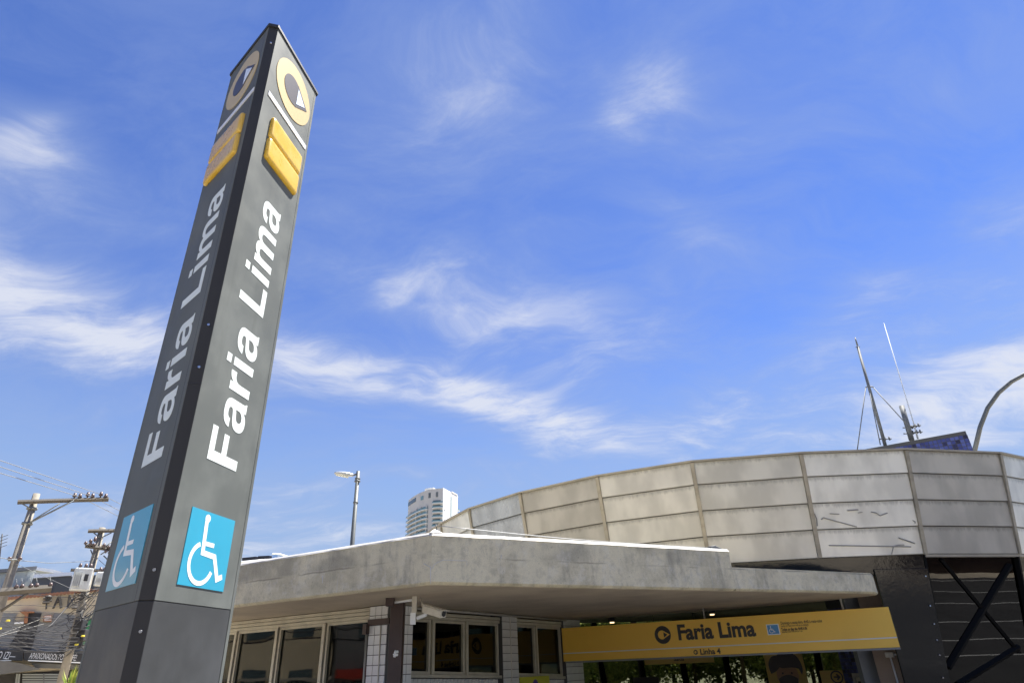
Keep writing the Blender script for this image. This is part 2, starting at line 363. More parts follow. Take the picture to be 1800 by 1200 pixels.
def ring_mat(name, col, rough=.34):
    """satin aluminium panel: dust, drip marks below each joint (UV v runs down the panel)"""
    m = bpy.data.materials.new(name); m.use_nodes = True; t = m.node_tree; q = NB(t); p = t.nodes['Principled BSDF']
    tcn = q.n('ShaderNodeTexCoord'); v = tcn.outputs['Object']; uv = tcn.outputs['UV']
    sp = q.n('ShaderNodeSeparateXYZ'); q.L(uv, sp.inputs[0]); U, V = sp.outputs[0], sp.outputs[1]
    oi = q.n('ShaderNodeObjectInfo')
    ofs = q.n('ShaderNodeCombineXYZ'); q.L(q.m('MULTIPLY', oi.outputs['Random'], 31), ofs.inputs[0])
    va = q.n('ShaderNodeVectorMath', operation='ADD'); q.L(v, va.inputs[0]); q.L(ofs.outputs[0], va.inputs[1])
    c = tuple(col) + (1,); dk = tuple(x * .42 for x in col) + (1,)
    # vertical soft bands: upright reflections painted into the base colour
    vv = q.n('ShaderNodeCombineXYZ'); q.L(q.m('ADD', U, q.m('MULTIPLY', oi.outputs['Random'], 17)), vv.inputs[0]); q.L(q.m('MULTIPLY', V, .12), vv.inputs[1])
    band = q.noise(vv.outputs[0], 3.5, 3, .5)
    cur = q.mix(q.m('MULTIPLY', q.ramp(band, .36, .64), .5), c, tuple(x * .55 for x in col) + (1,))
    drip = q.noise(q.mapv(vv.outputs[0], (1, .6, 1)), 26, 4, .7)
    edge = q.ramp(q.m('ADD', V, q.m('MULTIPLY', drip, .42)), .42, .20)      # dirt hanging from the joint above
    cur = q.mix(q.m('MULTIPLY', edge, .75), cur, dk)
    bot = q.ramp(V, .965, 1.0); cur = q.mix(q.m('MULTIPLY', bot, .5), cur, dk)
    cur = q.mix(q.m('MULTIPLY', q.ramp(q.noise(va.outputs[0], 1.4, 7, .65), .45, .75), .10), cur, (.24, .21, .17, 1))
    q.L(cur, p.inputs['Base Color']); p.inputs['Metallic'].default_value = .25
    q.L(q.ramp(q.noise(va.outputs[0], 2.3, 5, .6), .3, .7, rough - .03, rough + .05, False), p.inputs['Roughness'])
    bn = q.n('ShaderNodeBump'); bn.inputs['Strength'].default_value = .07; bn.inputs['Distance'].default_value = .05
    q.L(q.noise(va.outputs[0], .8, 2, .5), bn.inputs['Height']); q.L(bn.outputs[0], p.inputs['Normal'])
    return m
M['ring_light'] = ring_mat('ring_panel_reflect_pale', (.80, .78, .69))  # one metal in several tones, mirrored surroundings put into the colour
M['ring_mid'] = ring_mat('ring_panel_reflect_grey', (.66, .635, .55))
M['ring_tanp'] = ring_mat('ring_panel_reflect_tan', (.50, .47, .40))
M['ring_blue'] = ring_mat('ring_panel_reflect_blue', (.46, .48, .49), .26)

def island_mat(name, cols, rough, bumpy=0):
    m = bpy.data.materials.new(name); m.use_nodes = True; t = m.node_tree; q = NB(t); p = t.nodes['Principled BSDF']
    g = q.n('ShaderNodeNewGeometry'); r = q.n('ShaderNodeValToRGB'); q.L(g.outputs['Random Per Island'], r.inputs[0])
    r.color_ramp.interpolation = 'CONSTANT' if not bumpy else 'LINEAR'
    e = r.color_ramp.elements
    while len(e) < len(cols): e.new(.5)
    for i, c in enumerate(cols): e[i].position = i / len(cols); e[i].color = tuple(c) + (1,)
    q.L(r.outputs[0], p.inputs['Base Color']); p.inputs['Roughness'].default_value = rough
    return m
M['mosaic'] = island_mat('blue_mosaic', [(.035, .045, .17), (.05, .065, .22), (.018, .02, .07), (.04, .052, .19), (.07, .09, .26), (.03, .035, .13), (.042, .055, .2), (.012, .012, .04)], .6)
def leaf_mat(name, cols):
    m = island_mat(name, cols, .5, 1); p = m.node_tree.nodes['Principled BSDF']
    q = NB(m.node_tree); out = m.node_tree.nodes['Material Output']
    tr = q.n('ShaderNodeBsdfTranslucent'); q.L(p.inputs['Base Color'].links[0].from_socket, tr.inputs[0])
    ms = q.n('ShaderNodeMixShader'); ms.inputs[0].default_value = .45; q.L(p.outputs[0], ms.inputs[1]); q.L(tr.outputs[0], ms.inputs[2]); q.L(ms.outputs[0], out.inputs[0])
    return m
M['leaf'] = leaf_mat('leaves', [(.05, .09, .02), (.10, .15, .03), (.17, .22, .05), (.07, .11, .03), (.26, .28, .07)])
M['leafy'] = leaf_mat('plant_leaves', [(.25, .30, .04), (.32, .34, .06), (.12, .2, .03)])

# ------------------------------------------------------------------ flat shapes (letters, emblems)
def bez(p0, p1, p2, p3, n=7):
    return [tuple((1 - t) ** 3 * a + 3 * (1 - t) ** 2 * t * b_ + 3 * (1 - t) * t * t * c + t ** 3 * d for a, b_, c, d in zip(p0, p1, p2, p3)) for t in [i / n for i in range(1, n + 1)]]
def path(*seg):
    out = [seg[0]]
    for s_ in seg[1:]:
        if len(s_) == 3: out += bez(out[-1], *s_)
        else: out.append(s_)
    return out
GL = {
 'F': (611, [[(75, 0), (225, 0), (225, 300), (533, 300), (533, 423), (225, 423), (225, 595), (584, 595), (584, 718), (75, 718)]]),
 'L': (611, [[(75, 0), (583, 0), (583, 126), (225, 126), (225, 718), (75, 718)]]),
 'i': (278, [[(69, 0), (209, 0), (209, 532), (69, 532)], [(69, 602), (209, 602), (209, 718), (69, 718)]]),
 'r': (389, [path((64, 0), (204, 0), (204, 280), ((204, 370), (255, 408), (325, 408)), ((345, 408), (358, 406), (373, 402)), (373, 543), ((362, 546), (352, 546), (343, 546)), ((278, 546), (225, 508), (198, 440)), (198, 532), (64, 532))]),
 'a': (556, [path((46, 375), ((58, 485), (140, 549), (285, 547)), ((430, 546), (500, 490), (500, 385)), (500, 120), ((500, 60), (506, 40), (526, 22)), (526, 0), (374, 0), ((366, 15), (362, 35), (360, 55)), ((320, 10), (270, -14), (200, -14)), ((98, -14), (29, 45), (29, 148)), ((29, 255), (90, 303), (190, 320)), ((250, 330), (295, 332), (330, 343)), ((353, 350), (362, 362), (362, 385)), ((362, 425), (335, 443), (278, 443)), ((218, 443), (190, 422), (184, 375))),
              path((361, 268), ((335, 252), (300, 250), (255, 241)), ((200, 230), (171, 208), (171, 160)), ((171, 115), (196, 90), (240, 90)), ((310, 90), (361, 130), (361, 195)))]),
 'm': (889, [path((64, 0), (204, 0), (204, 315), ((204, 388), (240, 425), (300, 425)), ((350, 425), (375, 395), (375, 330)), (375, 0), (515, 0), (515, 315), ((515, 388), (548, 425), (607, 425)), ((660, 425), (686, 395), (686, 330)), (686, 0), (826, 0), (826, 372), ((826, 482), (770, 546), (655, 546)), ((590, 546), (532, 520), (494, 458)), ((472, 515), (420, 546), (352, 546)), ((290, 546), (235, 518), (198, 456)), (198, 532), (64, 532))]),
 ' ': (278, []),
}
def flat(name, loops_list, xf, depth, material, parent, label=None):
    """fill groups of closed loops (holes allowed), extrude and map (x, y, h) through xf"""
    me_all = MB()
    for k, loops in enumerate(loops_list):
        cu = bpy.data.curves.new('tmp', 'CURVE'); cu.dimensions = '2D'; cu.fill_mode = 'BOTH'; cu.extrude = .5
        for lp in loops:
            sp = cu.splines.new('POLY'); sp.points.add(len(lp) - 1); sp.use_cyclic_u = True
            for i, q in enumerate(lp): sp.points[i].co = (q[0], q[1], 0, 1)
        ob = bpy.data.objects.new('tmp', cu); COL.objects.link(ob)
        me = ob.to_mesh()
        me_all.add([xf(v.co.x, v.co.y, (v.co.z + .5) * depth) for v in me.vertices], [tuple(p.vertices) for p in me.polygons])
        ob.to_mesh_clear(); bpy.data.objects.remove(ob); bpy.data.curves.remove(cu)
    return me_all.build(name, material, parent, label=label)
def word(txt):
    x = 0; out = []
    for ch in txt:
        w, lp = GL[ch]
        if ch == 'i': out += [[[(a + x, c) for a, c in l]] for l in lp]
        elif lp: out.append([[(a + x, c) for a, c in l] for l in lp])
        x += w
    return out, x
def text(name, body, xf, size, material, parent, depth=.004, offset=0.0, xs=1.0, shear=0.0, align='LEFT'):
    cu = bpy.data.curves.new('tmp', 'FONT'); cu.body = body; cu.size = size; cu.offset = offset; cu.extrude = .5; cu.shear = shear; cu.align_x = align; cu.resolution_u = 4
    ob = bpy.data.objects.new('tmp', cu); COL.objects.link(ob)
    me = ob.to_mesh(); m = MB()
    m.add([xf(v.co.x * xs, v.co.y, (v.co.z + .5) * depth) for v in me.vertices], [tuple(p.vertices) for p in me.polygons])
    ob.to_mesh_clear(); bpy.data.objects.remove(ob); bpy.data.curves.remove(cu)
    return m.build(name, material, parent)
def disc(cx, cy, r, n=40, ry=None):
    ry = ry or r
    return [(cx + r * math.cos(2 * PI * i / n), cy + ry * math.sin(2 * PI * i / n)) for i in range(n)]
def stroke(pts, w):
    pts = [Vector((p[0], p[1])) for p in pts]; L = []; Rr = []
    for i, p in enumerate(pts):
        t0 = (p - pts[i - 1]).normalized() if i else (pts[1] - p).normalized()
        t1 = (pts[i + 1] - p).normalized() if i < len(pts) - 1 else t0
        t = (t0 + t1).normalized(); n = Vector((-t.y, t.x)); k = w / 2 / max(.45, n.dot(Vector((-t0.y, t0.x))))
        L.append(tuple(p + n * k)); Rr.append(tuple(p - n * k))
    return L + Rr[::-1]
def isa_loops():
    """wheelchair symbol in a unit square"""
    wheel = [(.40 + .258 * math.cos(R(a)), .31 + .258 * math.sin(R(a))) for a in range(112, 352, 12)]
    return [[disc(.365, .908, .056, 24)], [stroke([(.352, .87), (.385, .45), (.66, .43), (.80, .145), (.91, .19)], .072)], [stroke([(.375, .575), (.605, .573)], .058)], [stroke(wheel, .060)]]

# ================================================================== SETTING
g = MB().box(-1500, 1500, -1500, 1500, -.6, 0.0).build('ground', M['earth']); tag(g, kind='structure')
pv = MB().box(-40, 60, -9, 60, -.2, .004); tag(pv.build('pavement', M['pavement']), kind='structure')

# ================================================================== DRUM BUILDING (measured plan)
K = 4.8
ZT = 2.15 + K; ZB = 2.15 + .458 * K
DC = Vector((1.80 * K, 6.085 * K, 0))
rim_px = [(776.7, 921.7), (826.7, 895.3), (915.6, 867.5), (1050.3, 838.3), (1216, 813), (1406.7, 798.3), (1590, 791.7), (1755, 798.3)]
rim = []
for q in rim_px:
    p = at_z(q[0], q[1], ZT) - DC; rim.append((math.atan2(p.x, -p.y), math.hypot(p.x, p.y)))     # angle from -y, towards +x
phis = [a for a, _ in rim]; rads = [r for _, r in rim]
n_rest = 22; a_last = phis[-1]; a_first = phis[0] + 2 * PI
for i in range(1, n_rest + 1):
    phis.append(a_last + (a_first - a_last) * i / (n_rest + 1)); rads.append(2.712 * K)
NF = len(phis)
RT = 2.71 * K; RB = 2.60 * K
def rad_at(i, z): return rads[i] - (RT - RB) * (ZT - z) / (ZT - ZB)
def dp(i, z, out=0.0, dphi=0.0):
    i %= NF; r = rad_at(i, z) + out; a = phis[i] + dphi
    return DC + Vector((math.sin(a) * r, -math.cos(a) * r, z))
def facet_pt(i, f, z, out=0.0):
    return dp(i, z, out).lerp(dp(i + 1, z, out), f)
drum = thing('ring_building', DC, 'large round station hall ringed by four rows of weathered metal panels', 'building')
rows = [ZT, 2.15 + .876 * K, 2.15 + .736 * K, 2.15 + .60 * K, ZB]
reflect_tones = {0: 'ring_light', 1: 'ring_blue', 2: 'ring_tanp', 3: 'ring_mid', 4: 'ring_mid', 5: 'ring_light', 6: 'ring_tanp', 7: 'ring_light'}  # tone per facet stands in for what each facet reflects
def panel(i, r, z1, z0, m, f0=0.0, f1=1.0, name='panel', o_top=.03, o_bot=.055):
    """one cladding panel, its foot a little proud of its head"""
    mb = MB(); N = 6
    a = [facet_pt(i, f0 + (f1 - f0) * k / N, z1, o_top) for k in range(N + 1)]
    c = [facet_pt(i, f0 + (f1 - f0) * k / N, z0, o_bot) for k in range(N + 1)]
    a2 = [facet_pt(i, f0 + (f1 - f0) * k / N, z1, -.02) for k in range(N + 1)]
    c2 = [facet_pt(i, f0 + (f1 - f0) * k / N, z0, -.02) for k in range(N + 1)]
    vs = a + c + a2 + c2; n = N + 1; fs = []
    for k in range(N):
        fs += [(k, k + 1, n + k + 1, n + k), (2 * n + k + 1, 2 * n + k, 3 * n + k, 3 * n + k + 1), (k + 1, k, 2 * n + k, 2 * n + k + 1), (n + k, n + k + 1, 3 * n + k + 1, 3 * n + k)]
    fs += [(0, n, 3 * n, 2 * n), (N, 2 * n + N, 3 * n + N, n + N)]
    mb.add(vs, fs)
    o = mb.build(name, m, drum)
    uvl = o.data.uv_layers.new(name='UVMap')
    base = parent_base(drum); P0, P1 = facet_pt(i, 0, z1), facet_pt(i, 1, z1)
    for lp in o.data.loops:
        w = o.data.vertices[lp.vertex_index].co + base
        u = (w - P0).dot((P1 - P0).normalized()) / (P1 - P0).length
        uvl.data[lp.index].uv = (u, (z1 - w.z) / (z1 - z0))
    return o
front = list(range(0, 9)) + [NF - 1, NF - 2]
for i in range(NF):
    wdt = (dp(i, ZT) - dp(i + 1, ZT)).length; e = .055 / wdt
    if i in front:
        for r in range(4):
            panel(i, r, rows[r] - .006, rows[r + 1] + .014, M[reflect_tones.get(i, 'ring_mid')], e, 1 - e)
        bk = MB(); bk.add([facet_pt(i, 0, ZT, -.03), facet_pt(i, 1, ZT, -.03), facet_pt(i, 1, ZB, -.03), facet_pt(i, 0, ZB, -.03), facet_pt(i, 0, ZT, -.3), facet_pt(i, 1, ZT, -.3), facet_pt(i, 1, ZB, -.3), facet_pt(i, 0, ZB, -.3)],
               [(0, 1, 2, 3), (4, 5, 6, 7), (0, 1, 5, 4), (3, 2, 6, 7), (1, 2, 6, 5), (0, 3, 7, 4)])
        bk.build('backing_wall', M['room'], drum)
    else:
        panel(i, 0, ZT - .012, ZB + .02, M['ring_mid'], 0, 1)
# mullion at each vertex; below the ring they frame the glass
def mull(i, z1, z0, w, out, inn, m, name='mullion'):
    mb = MB(); qs = []
    for z in (z0, z1):
        c = dp(i, z); t = Vector((math.cos(phis[i % NF]), math.sin(phis[i % NF]), 0)); r = (c - DC); r.z = 0; r.normalize()
        qs += [c + r * out - t * w, c + r * out + t * w, c - r * inn + t * w, c - r * inn - t * w]
    mb.hexa(qs); return mb.build(name, m, drum)
for i in range(NF):
    mull(i, ZT - .02, ZB + (.0 if i in front else 0), .05, .085, .05, M['mullion'])
# rim cap and roof
for i in range(NF):
    mb = MB(); a, c = 0, 1
    mb.hexa([dp(i, ZT, -.32), dp(i + 1, ZT, -.32), dp(i + 1, ZT, .10), dp(i, ZT, .10), dp(i, ZT + .045, -.32), dp(i + 1, ZT + .045, -.32), dp(i + 1, ZT + .045, .10), dp(i, ZT + .045, .10)])
    if i in front: mb.build('rim_cap', M['rim'], drum)
poly = [dp(i, ZT, -.31) for i in range(NF)]
MB().prism([(p.x, p.y) for p in poly], ZT - .75, ZT - .5).build('roof', M['white_paint'], drum)
poly = [dp(i, ZB, -.31) for i in range(NF)]
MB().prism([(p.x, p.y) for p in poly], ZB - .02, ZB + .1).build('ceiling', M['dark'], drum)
poly = [dp(i, .02, -.1) for i in range(NF)]
MB().prism([(p.x, p.y) for p in poly], .006, .03).build('floor', M['room'], drum)
# black fascia band under the ring, three facets
for i in (3, 4, 5):
    z0 = 4.02 if i != 5 else 3.93
    mb = MB(); mb.hexa([facet_pt(i, 0, z0, -.2), facet_pt(i, 1, z0, -.2), facet_pt(i, 1, z0, .0), facet_pt(i, 0, z0, .0), facet_pt(i, 0, ZB, -.2), facet_pt(i, 1, ZB, -.2), facet_pt(i, 1, ZB, 0), facet_pt(i, 0, ZB, 0)])
    mb.build('fascia', M['black_gloss'], drum)
# sloping black cladding plate at the right of the entrance (in facet 5's plane)
def on_facet(i, x, y, out=0.0):
    A, B_, C_ = dp(i, ZB, out), dp(i + 1, ZB, out), dp(i, 0, out)
    n = (B_ - A).cross(C_ - A).normalized(); d = ray(x, y)
    return EYE + d * ((A - EYE).dot(n) / d.dot(n))
def plate(name, i, pxs, m, out=.04, th=.05, parent=drum, to_floor=True):
    f = [on_facet(i, x, y, out) for x, y in pxs]
    bk = [on_facet(i, x, y, out) - (q - DC).normalized() * 0 for (x, y), q in zip(pxs, f)]
    A, B_, C_ = dp(i, ZB), dp(i + 1, ZB), dp(i, 0); n = (B_ - A).cross(C_ - A).normalized()
    if n.dot(f[0] - EYE) > 0: n = -n
    bk = [q - n * th for q in f]; k = len(f)
    mb = MB(); mb.add(f + bk, [tuple(range(k)), tuple(range(2 * k - 1, k - 1, -1))] + [(j, (j + 1) % k, k + (j + 1) % k, k + j) for j in range(k)])
    return mb.build(name, m, parent, bevel=.006)
pl = plate('cladding_plate', 5, [(1536.5, 1000), (1630, 998), (1676, 1225), (1600, 1232)], M['black_gloss'])
for (x, y) in [(1627, 1012), (1635, 1064), (1642, 1096), (1647, 1124), (1651.5, 1150.5), (1657.5, 1190)]:
    c = on_facet(5, x, y, .06); d = (c - DC); d.z = 0; d.normalize()
    MB().tube([c - d * .02, c + d * .012], .017, 10).build('screw', M['screw'], pl)
# lower glazing of the drum
def glaze(i, m, z1=ZB - .05, z0=.05):
    mb = MB(); mb.hexa([facet_pt(i, .02, z0, -.10), facet_pt(i, .98, z0, -.10), facet_pt(i, .98, z0, -.085), facet_pt(i, .02, z0, -.085), facet_pt(i, .02, z1, -.10), facet_pt(i, .98, z1, -.10), facet_pt(i, .98, z1, -.085), facet_pt(i, .02, z1, -.085)])
    return mb.build('glass_pane', m, drum)
open_f = {NF - 1, 0, 1, 2, 3, 4, 5}
for i in range(NF):
    if i in open_f: continue
    glaze(i, M['pane_black'] if i in (6, 7, 8) else M['pane_hall'])
    mull(i, ZB - .001, .03, .03 if i in (6, 7, 8, 9) else .17, .02, .12, M['brace'], 'glass_mullion')
for i in (6, 7, 8):
    mb = MB(); mb.hexa([facet_pt(i, 0, ZB - .06, -.1), facet_pt(i, 1, ZB - .06, -.1), facet_pt(i, 1, ZB - .06, .05), facet_pt(i, 0, ZB - .06, .05), facet_pt(i, 0, ZB - .0, -.1), facet_pt(i, 1, ZB - .0, -.1), facet_pt(i, 1, ZB, .05), facet_pt(i, 0, ZB, .05)])
    mb.build('sill_trim', M['rim'], drum)
# black steel bracing standing in front of the tinted glass
def brace_pts(i, pts, w):
    q = [on_facet(i, x, y, -.07) for x, y in pts]
    MB().beam(q[0], q[1], w).build('brace', M['brace'], drum)
brace_pts(6, [(1775, 992), (1666, 1172)], .125)
brace_pts(6, [(1654, 982), (1792, 1146)], .07)
brace_pts(6, [(1684, 1202), (1790, 1136)], .11)
# old adhesive marks on the pale facet
mk = MB()
def ring_mark(pts, w):
    for (x0, y0), (x1, y1) in zip(pts[:-1], pts[1:]):
        a, c = on_facet(5, x0, y0, .062), on_facet(5, x1, y1, .062); mk.beam(a, c, w)
cr = lambda x, y: (1200 + x / 3, 780 + y / 3)
ring_mark([cr(695, 365), cr(708, 395), cr(711, 432)], .02); ring_mark([cr(732, 398), cr(742, 388), cr(918, 436)], .022)
ring_mark([cr(776, 367), cr(826, 369)], .018); ring_mark([cr(870, 350), cr(926, 346)], .025); ring_mark([cr(995, 358), cr(1020, 362), cr(1042, 377), cr(1080, 363)], .02)
ring_mark([cr(772, 534), cr(1204, 541)], .022); ring_mark([cr(1140, 494), cr(1224, 523)], .025); ring_mark([cr(1112, 542), cr(1102, 580)], .015)
ring_mark([cr(1213, 402), cr(1226, 408), cr(1226, 418)], .02); ring_mark([cr(925, 362), cr(948, 358)], .015); ring_mark([cr(1118, 538), cr(1135, 532), cr(1168, 531)], .018)
mk.build('adhesive_mark', mat('mark_grey', (.34, .33, .30), .7), drum)

# ================================================================== CONCRETE CANOPY
ZS, ZC, ZC2 = 3.40, 4.194, 3.86
Ccor = at_z(757.5, 1026, ZS)
L1 = Ccor + adir(-60.6) * 9.1
Rr_ = at_z(1540, 1042.5, ZS); rd = (Rr_ - Ccor).normalized(); step = 6.72
Rs = Ccor + rd * step
can = thing('concrete_canopy', Ccor, 'thick stained concrete roof canopy with a white painted top edge', 'canopy')
def P2(v): return (v.x, v.y)
inner = [(8.75, 16.5), (8.0, 17.6), (7.15, 18.4), (5.5, 19.7), (1.32, 21.3)]
bk_right = Vector((1.5, 21.4, 0)); bk_left = L1 + adir(31) * 12
def slab(poly_in, z0, z1, ch=.05):
    """slab whose lower arris is chamfered"""
    n = len(poly_in); c = Vector((sum(p[0] for p in poly_in) / n, sum(p[1] for p in poly_in) / n))
    def off(k, d):
        p = Vector(poly_in[k]); a = (p - Vector(poly_in[k - 1])).normalized(); b_ = (Vector(poly_in[(k + 1) % n]) - p).normalized()
        na, nb = Vector((a.y, -a.x)), Vector((b_.y, -b_.x)); m = (na + nb).normalized()
        return p - m * d / max(.4, m.dot(na))
    area = sum(poly_in[k - 1][0] * poly_in[k][1] - poly_in[k][0] * poly_in[k - 1][1] for k in range(n))
    sgn = 1 if area > 0 else -1
    mb = MB(); ins = [off(k, ch * sgn) for k in range(n)]
    vs = [(p.x, p.y, z0) for p in ins] + [(p[0], p[1], z0 + ch * .8) for p in poly_in] + [(p[0], p[1], z1) for p in poly_in]
    fs = [tuple(range(n)), tuple(range(2 * n, 3 * n))]
    for k in range(n):
        j = (k + 1) % n; fs += [(k, j, n + j, n + k), (n + k, n + j, 2 * n + j, 2 * n + k)]
    return mb.add(vs, fs)
cutdir = adir(-29)
high = [P2(L1), P2(Ccor), P2(Rs), P2(Rs + cutdir * 8.2), (1.3, 21.4), P2(bk_left)]
slab(high, ZS, ZC).build('slab', M['concrete'], can)
lowp = [P2(Rs + rd * .003), P2(Rr_), inner[0], inner[1], inner[2], inner[3], (1.6, 21.35), P2(Rs + cutdir * 8.2 + rd * .003)]
slab(lowp, ZS + .002, ZC2).build('slab_step', M['concrete'], can)
# soffit skin, 4 mm under the slab
sof = [P2(L1 + adir(-150) * -.0), P2(Ccor), P2(Rr_), inner[0], inner[1], inner[2], inner[3], inner[4], P2(bk_left)]
def inset(poly_in, d):
    n = len(poly_in); out = []
    for k in range(n):
        p = Vector(poly_in[k]); a = (p - Vector(poly_in[k - 1])).normalized(); b_ = (Vector(poly_in[(k + 1) % n]) - p).normalized()
        na, nb = Vector((-a.y, a.x)), Vector((-b_.y, b_.x)); m = (na + nb).normalized(); out.append(tuple(p + m * d / max(.5, m.dot(na))))
    return out
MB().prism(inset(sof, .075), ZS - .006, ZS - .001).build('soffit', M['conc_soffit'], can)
# white painted top edge (uneven membrane lip)
def lip(a, c, z, w=.10, h=.036):
    mb = MB(); n = max(4, int((c - a).length / .25)); d = (c - a).normalized(); nrm = Vector((d.y, -d.x, 0)); rnd = random.Random(3)
    if nrm.dot(a - Vector((0, 18, 0))) < 0: nrm = -nrm
    ring = []
    for k in range(n + 1):
        p = a.lerp(c, k / n); j = rnd.uniform(-.006, .006); o = .010 + rnd.uniform(-.004, .004)
        ring.append([Vector((p.x, p.y, 0)) + nrm * o + Vector((0, 0, z - .022 + j)), Vector((p.x, p.y, 0)) + nrm * (o - .05) + Vector((0, 0, z + h)), Vector((p.x, p.y, 0)) - nrm * w + Vector((0, 0, z + h + .01)), Vector((p.x, p.y, 0)) - nrm * w + Vector((0, 0, z - .01))])
    vs = [v for r in ring for v in r]; fs = [(0, 1, 2, 3), tuple(4 * n + q for q in (3, 2, 1, 0))]
    for k in range(n):
        for q in range(4): fs.append((4 * k + q, 4 * k + (q + 1) % 4, 4 * (k + 1) + (q + 1) % 4, 4 * (k + 1) + q))
    mb.add(vs, fs); return mb.build('roof_edge', M['white_paint'], can)
zv = lambda p, z: Vector((p.x, p.y, z))
lip(zv(L1, 0), zv(Ccor, 0), ZC); lip(zv(Ccor, 0), zv(Rs, 0), ZC); 
# lime trails of an old crack at the corner
fR = Fr(Ccor.x, Ccor.y, math.degrees(math.atan2(rd.x, rd.y)), math.degrees(math.atan2(rd.x, rd.y)) + 90)
fL = Fr(Ccor.x, Ccor.y, -60.6, -60.6 - 90)
def crack(fr, pts, w=.012):
    mb = MB(); q = [fr.p(*((lambda t: (t[0], .003, t[1]))(fr.uz(x, y)))) for x, y in pts]; mb.tube(q, w * .30, 5); return mb.build('lime_trail', M['white_paint'], can)
crack(fR, [(759, 1000), (763, 992), (769, 988), (779, 984), (790, 984), (806, 985), (819, 985)], .018)
crack(fR, [(820.5, 985), (820.5, 994)], .014)
crack(fR, [(881, 975), (880.5, 986)], .02)
crack(fL, [(567, 1011), (567, 1024)], .022)
crack(fL, [(756, 996), (745, 990)], .02)
crack(fL, [(757, 1026), (757, 995)], .022)
# lightning-rod cable on the edge with its two anchors
cab = thing('lightning_cable', fR.p(.15, -.1, ZC + .03), 'thin grey cable strung along the front edge of the concrete canopy', 'cable')
q0, q1 = fR.p(.12, -.08, ZC + .16), fR.p(6.5, -.10, ZC + .06)
MB().tube([q0.lerp(q1, t) - Vector((0, 0, .05 * math.sin(PI * t))) for t in [k / 12 for k in range(13)]], .008, 6).build('cable', M['wire_grey'], cab)
mb = MB(); mb.add([fR.p(-.02, -.02, ZC + .03), fR.p(.20, -.02, ZC + .03), fR.p(.20, -.2, ZC + .03), fR.p(-.02, -.2, ZC + .03), fR.p(.08, -.1, ZC + .11)], [(0, 1, 2, 3), (0, 1, 4), (1, 2, 4), (2, 3, 4), (3, 0, 4)])
mb.build('anchor', M['white_paint'], cab)
MB().tube([fR.p(.12, -.10, ZC + .08), fR.p(.10, -.10, ZC + .19)], .008, 6).build('anchor_rod', M['steel'], cab)
MB().fbox(fR, 6.3, 6.5, -.16, -.06, ZC + .03, ZC + .08).build('anchor', M['steel'], cab)
MB().tube([fR.p(6.25, -.1, ZC + .07), fR.p(6.45, -.1, ZC + .10), fR.p(6.62, -.1, ZC + .05)], .016, 6).build('clamp', M['steel'], cab)

# ================================================================== KIOSK UNDER THE CANOPY
KC = Vector((-2.77, 13.93, 0))
WL = Fr(KC.x, KC.y, -59, 211); WR = Fr(KC.x, KC.y, 31, 121)
kio = thing('station_kiosk', KC, 'dark windowed kiosk with beige frames and white tiled pillars under the canopy', 'building')
ZW = 3.385
# dark room behind
def wallseg(fr, u0, u1, z0, z1, m, name='wall', v0=-.22, v1=-.06): return MB().fbox(fr, u0, u1, v0, v1, z0, z1).build(name, m, kio)
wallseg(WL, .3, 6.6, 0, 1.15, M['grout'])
WB = Fr(WL.p(6.6, -.2, 0).x, WL.p(6.6, -.2, 0).y, 31, 121)
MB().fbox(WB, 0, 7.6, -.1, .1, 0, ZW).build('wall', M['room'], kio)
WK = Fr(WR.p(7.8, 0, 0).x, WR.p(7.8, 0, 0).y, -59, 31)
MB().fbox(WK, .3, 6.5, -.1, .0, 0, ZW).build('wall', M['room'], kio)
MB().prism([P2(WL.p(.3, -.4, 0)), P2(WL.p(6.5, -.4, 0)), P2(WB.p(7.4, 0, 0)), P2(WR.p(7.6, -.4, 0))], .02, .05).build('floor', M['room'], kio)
# window units: left wall
def window(fr, ua, ub, z0a, z0b, z1, depth=.10):
    """one fixed light: beige stepped frame, pane behind it; sill height may drift from ua to ub"""
    w = .055; mb = MB()
    mb.fbox(fr, ua, ua + w, -.08, .02, min(z0a, z0b), z1); mb.fbox(fr, ub - w, ub, -.08, .02, min(z0a, z0b), z1)
    mb.fbox(fr, ua + w, ub - w, -.08, .018, z1 - w, z1)
    mb.hexa([fr.p(ua + w, -.08, z0a), fr.p(ub - w, -.08, z0b), fr.p(ub - w, .018, z0b), fr.p(ua + w, .018, z0a), fr.p(ua + w, -.08, z0a + w), fr.p(ub - w, -.08, z0b + w), fr.p(ub - w, .018, z0b + w), fr.p(ua + w, .018, z0a + w)])
    f = mb.build('window_frame', M['alu'], kio, bevel=.004)
    g2 = MB().hexa([fr.p(ua + w, -.05, z0a + w), fr.p(ub - w, -.05, z0b + w), fr.p(ub - w, -.042, z0b + w), fr.p(ua + w, -.042, z0a + w), fr.p(ua + w, -.05, z1 - w), fr.p(ub - w, -.05, z1 - w), fr.p(ub - w, -.042, z1 - w), fr.p(ua + w, -.042, z1 - w)])
    g2.build('pane', M['pane'], f)
    return f
ZH = 3.16
us = [.42] + [WL.uz(x, 1095)[0] for x in (574, 492, 421)]
pitch = us[2] - us[1]
us += [us[3] + pitch * k for k in range(1, 3)]
for a_, c_ in zip(us[:-1], us[1:]):
    window(WL, a_ + .045, c_ - .045, 1.15, 1.15, ZH)
    MB().fbox(WL, c_ - .022, c_ + .022, -.1, .055, 1.15, ZH).build('mullion', M['alu'], kio, bevel=.004)
for zz, vv in ((ZH, .03), (ZH + .075, .05), (ZH + .15, .035)):
    MB().fbox(WL, .4, us[-1], -.1, vv, zz + .004, zz + .070).build('head_rail', M['alu'], kio, bevel=.004)
